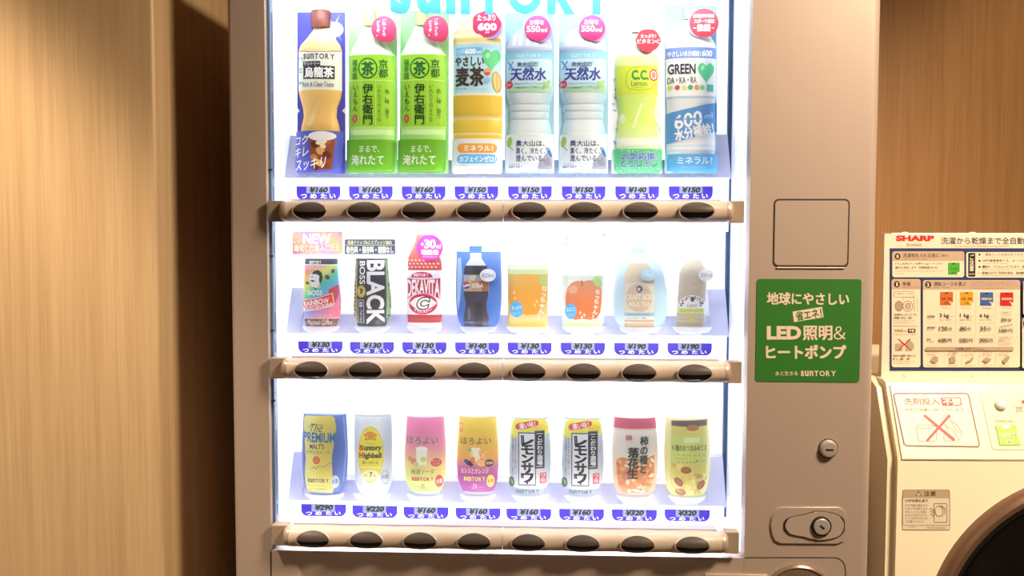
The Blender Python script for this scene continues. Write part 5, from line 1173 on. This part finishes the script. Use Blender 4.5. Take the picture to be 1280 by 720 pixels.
for i, (x, c, t, u, e) in enumerate(((1174, '#cf6a2c', '洗濯・乾燥', '(標準)', 'Wash & Dry'), (1199, '#d89c26', '洗濯・乾燥', '(少量)', 'Wash & Dry'), (1224, '#3c62a8', '洗濯のみ', '', 'Wash'), (1249, '#cf1f2a', '追加乾燥', '', 'Extra drying'))):
    A.R(x, 364.8 + i * .2, x + 16.3, 381.5 + i * .2, c, 1).R(x + 6.2, 365.6 + i * .2, x + 10.2, 366.9 + i * .2, BKI).R(x + 1.5, 371.8, x + 14.8, 374.8, '#a08468') if i > 1 else A.R(x, 364.8, x + 16.3, 381.5, c, 1).R(x + 6.2, 365.6, x + 10.2, 366.9, BKI)
    A.T(t, x + 1.6, 372, x + 14.8, 374.8, '#3a2a24' if i < 2 else PAP, .01); u and A.T(u, x + 5, 377.5, x + 11, 380, '#3a2a24', 0)
    A.E(x + 16, 380, 2.3, 2.3, '#f2e6cd').L([(x + 12, 377), (x + 15, 379.5)], 1.2, '#f2e6cd'); A.T(e, x + 2.5, 384, x + 13.5, 385.8, SM, 0)
for x, kg in ((1173.5, '3 kg'), (1198.8, '1 kg'), (1223.5, '6 kg')): A.T(kg, x, 391.5, x + 11.5, 397.8, IK, .012).T('まで', x + 12.3, 394.3, x + 16.5, 396.5, SM, 0).T('less than', x, 398.6, x + 15, 400.2, SM, 0)
for y, t, e in ((394, '洗濯容量', 'Capacity'), (408, '運転時間', 'Run Time'), (422.5, '料金', 'Price')): A.T(t, 1157.5, y, 1167.5 - (t == '料金') * 5, y + 2.4, '#5c4c48', .01).T(e, 1157.5, y + 3, 1166, y + 4.6, SM, 0)
for y in (403.5, 418.3):
    for k in range(30):
        x = 1157.5 + k * 2.8
        if abs(x - 1193.5) > 2 and abs(x - 1218) > 2: A.L([(x, y), (x + 1.1, y)], .4, '#b89c80')
for x, t, f, b_ in ((1172.5, '120', 407.7, '600'), (1198.7, '80', 407.8, '500'), (1223.5, '35', 408, '300')):
    A.T(t, x, 407.7, x + (10.3 if t == '120' else 8), 413.2, IK, .008).T('分', x + 11.3 - (t != '120') * 2.5, 408, x + 16.3 - (t != '120') * 2.5, 413.4, IK, .005); A.T(b_, x - 1, 422.2, x + 9.5, 427.6, IK, .008).T('円', x + 11, 422.6, x + 15.8, 427.8, IK, .005)
A.T('3 kgまで', 1250, 389, 1262.5, 391.5, IK, 0).T('less than 3kg', 1250, 392.6, 1262, 394, SM, 0).T('30', 1249.7, 397, 1256.5, 401.6, IK, .01).T('分', 1258, 397, 1263, 401.9, IK, .005).L([(1248, 408.3), (1263.8, 405)], .6, '#7d6858').T('100', 1247.5, 410.3, 1257, 415, IK, .01).T('円', 1259, 410.3, 1264, 415.2, IK, .005)
lines(1246.5, 1264.5, 420, 2, 3, 2, ('ボタンを押すごとに', '時間を追加できます'), '#6c5850'); lines(1246.5, 1263.5, 426.3, 2, 2.6, 1.5, ('Press the button', 'to add the time'))
A.R(1155.6, 433.2, 1265, 437.8, '#bda38c').T('洗濯量の目安', 1192.5, 434, 1212.5, 437.1, IK, .01).T('Reference', 1214.5, 434.5, 1228.5, 436.8, '#5c4c48', 0)
for i, (x, t, e) in enumerate(((1156.5, 'ワイシャツ・ブラウス', 'Shirts'), (1182.5, '下着', 'Underwear'), (1204.5, 'くつ下', 'Socks'), (1226, 'タオル', 'Towel'), (1246.5, 'パジャマ（上下）', 'Pajamas'))):
    A.T(t, x, 439, x + 13, 441, SM, 0).T('約100g', x, 442, x + 11, 444, '#6c5850', 0).T(e, x, 455, x + 13, 456.6, SM, 0)
    if i: A.L([(x - 3, 440), (x - 3.3, 456)], .35, '#c2ab8c')
CL = mat('#b59c86', .5)
A.P([(1164, 445.5), (1168, 444.5), (1171, 446), (1171, 451), (1167, 453.3), (1161.5, 450.5)], CL).P([(1186, 445.5), (1192, 445), (1193, 452.5), (1185.5, 453)], CL).P([(1205, 451), (1210, 449.5), (1213, 446), (1215.5, 446.5), (1213, 451), (1207, 453)], CL).P([(1226, 449.3), (1231.5, 446), (1238, 449), (1231.5, 453)], CL).P([(1252, 448), (1258, 444), (1260.5, 446), (1258, 451), (1254, 454), (1251.5, 451.5)], CL)
panel(1276.8, 350, 1500, 393.5, 12); panel(1275.5, 397, 1500, 460, 13); A.E(1280.5, 404, 3.8, 4, BKI)
A.build('board_lettering', pn)
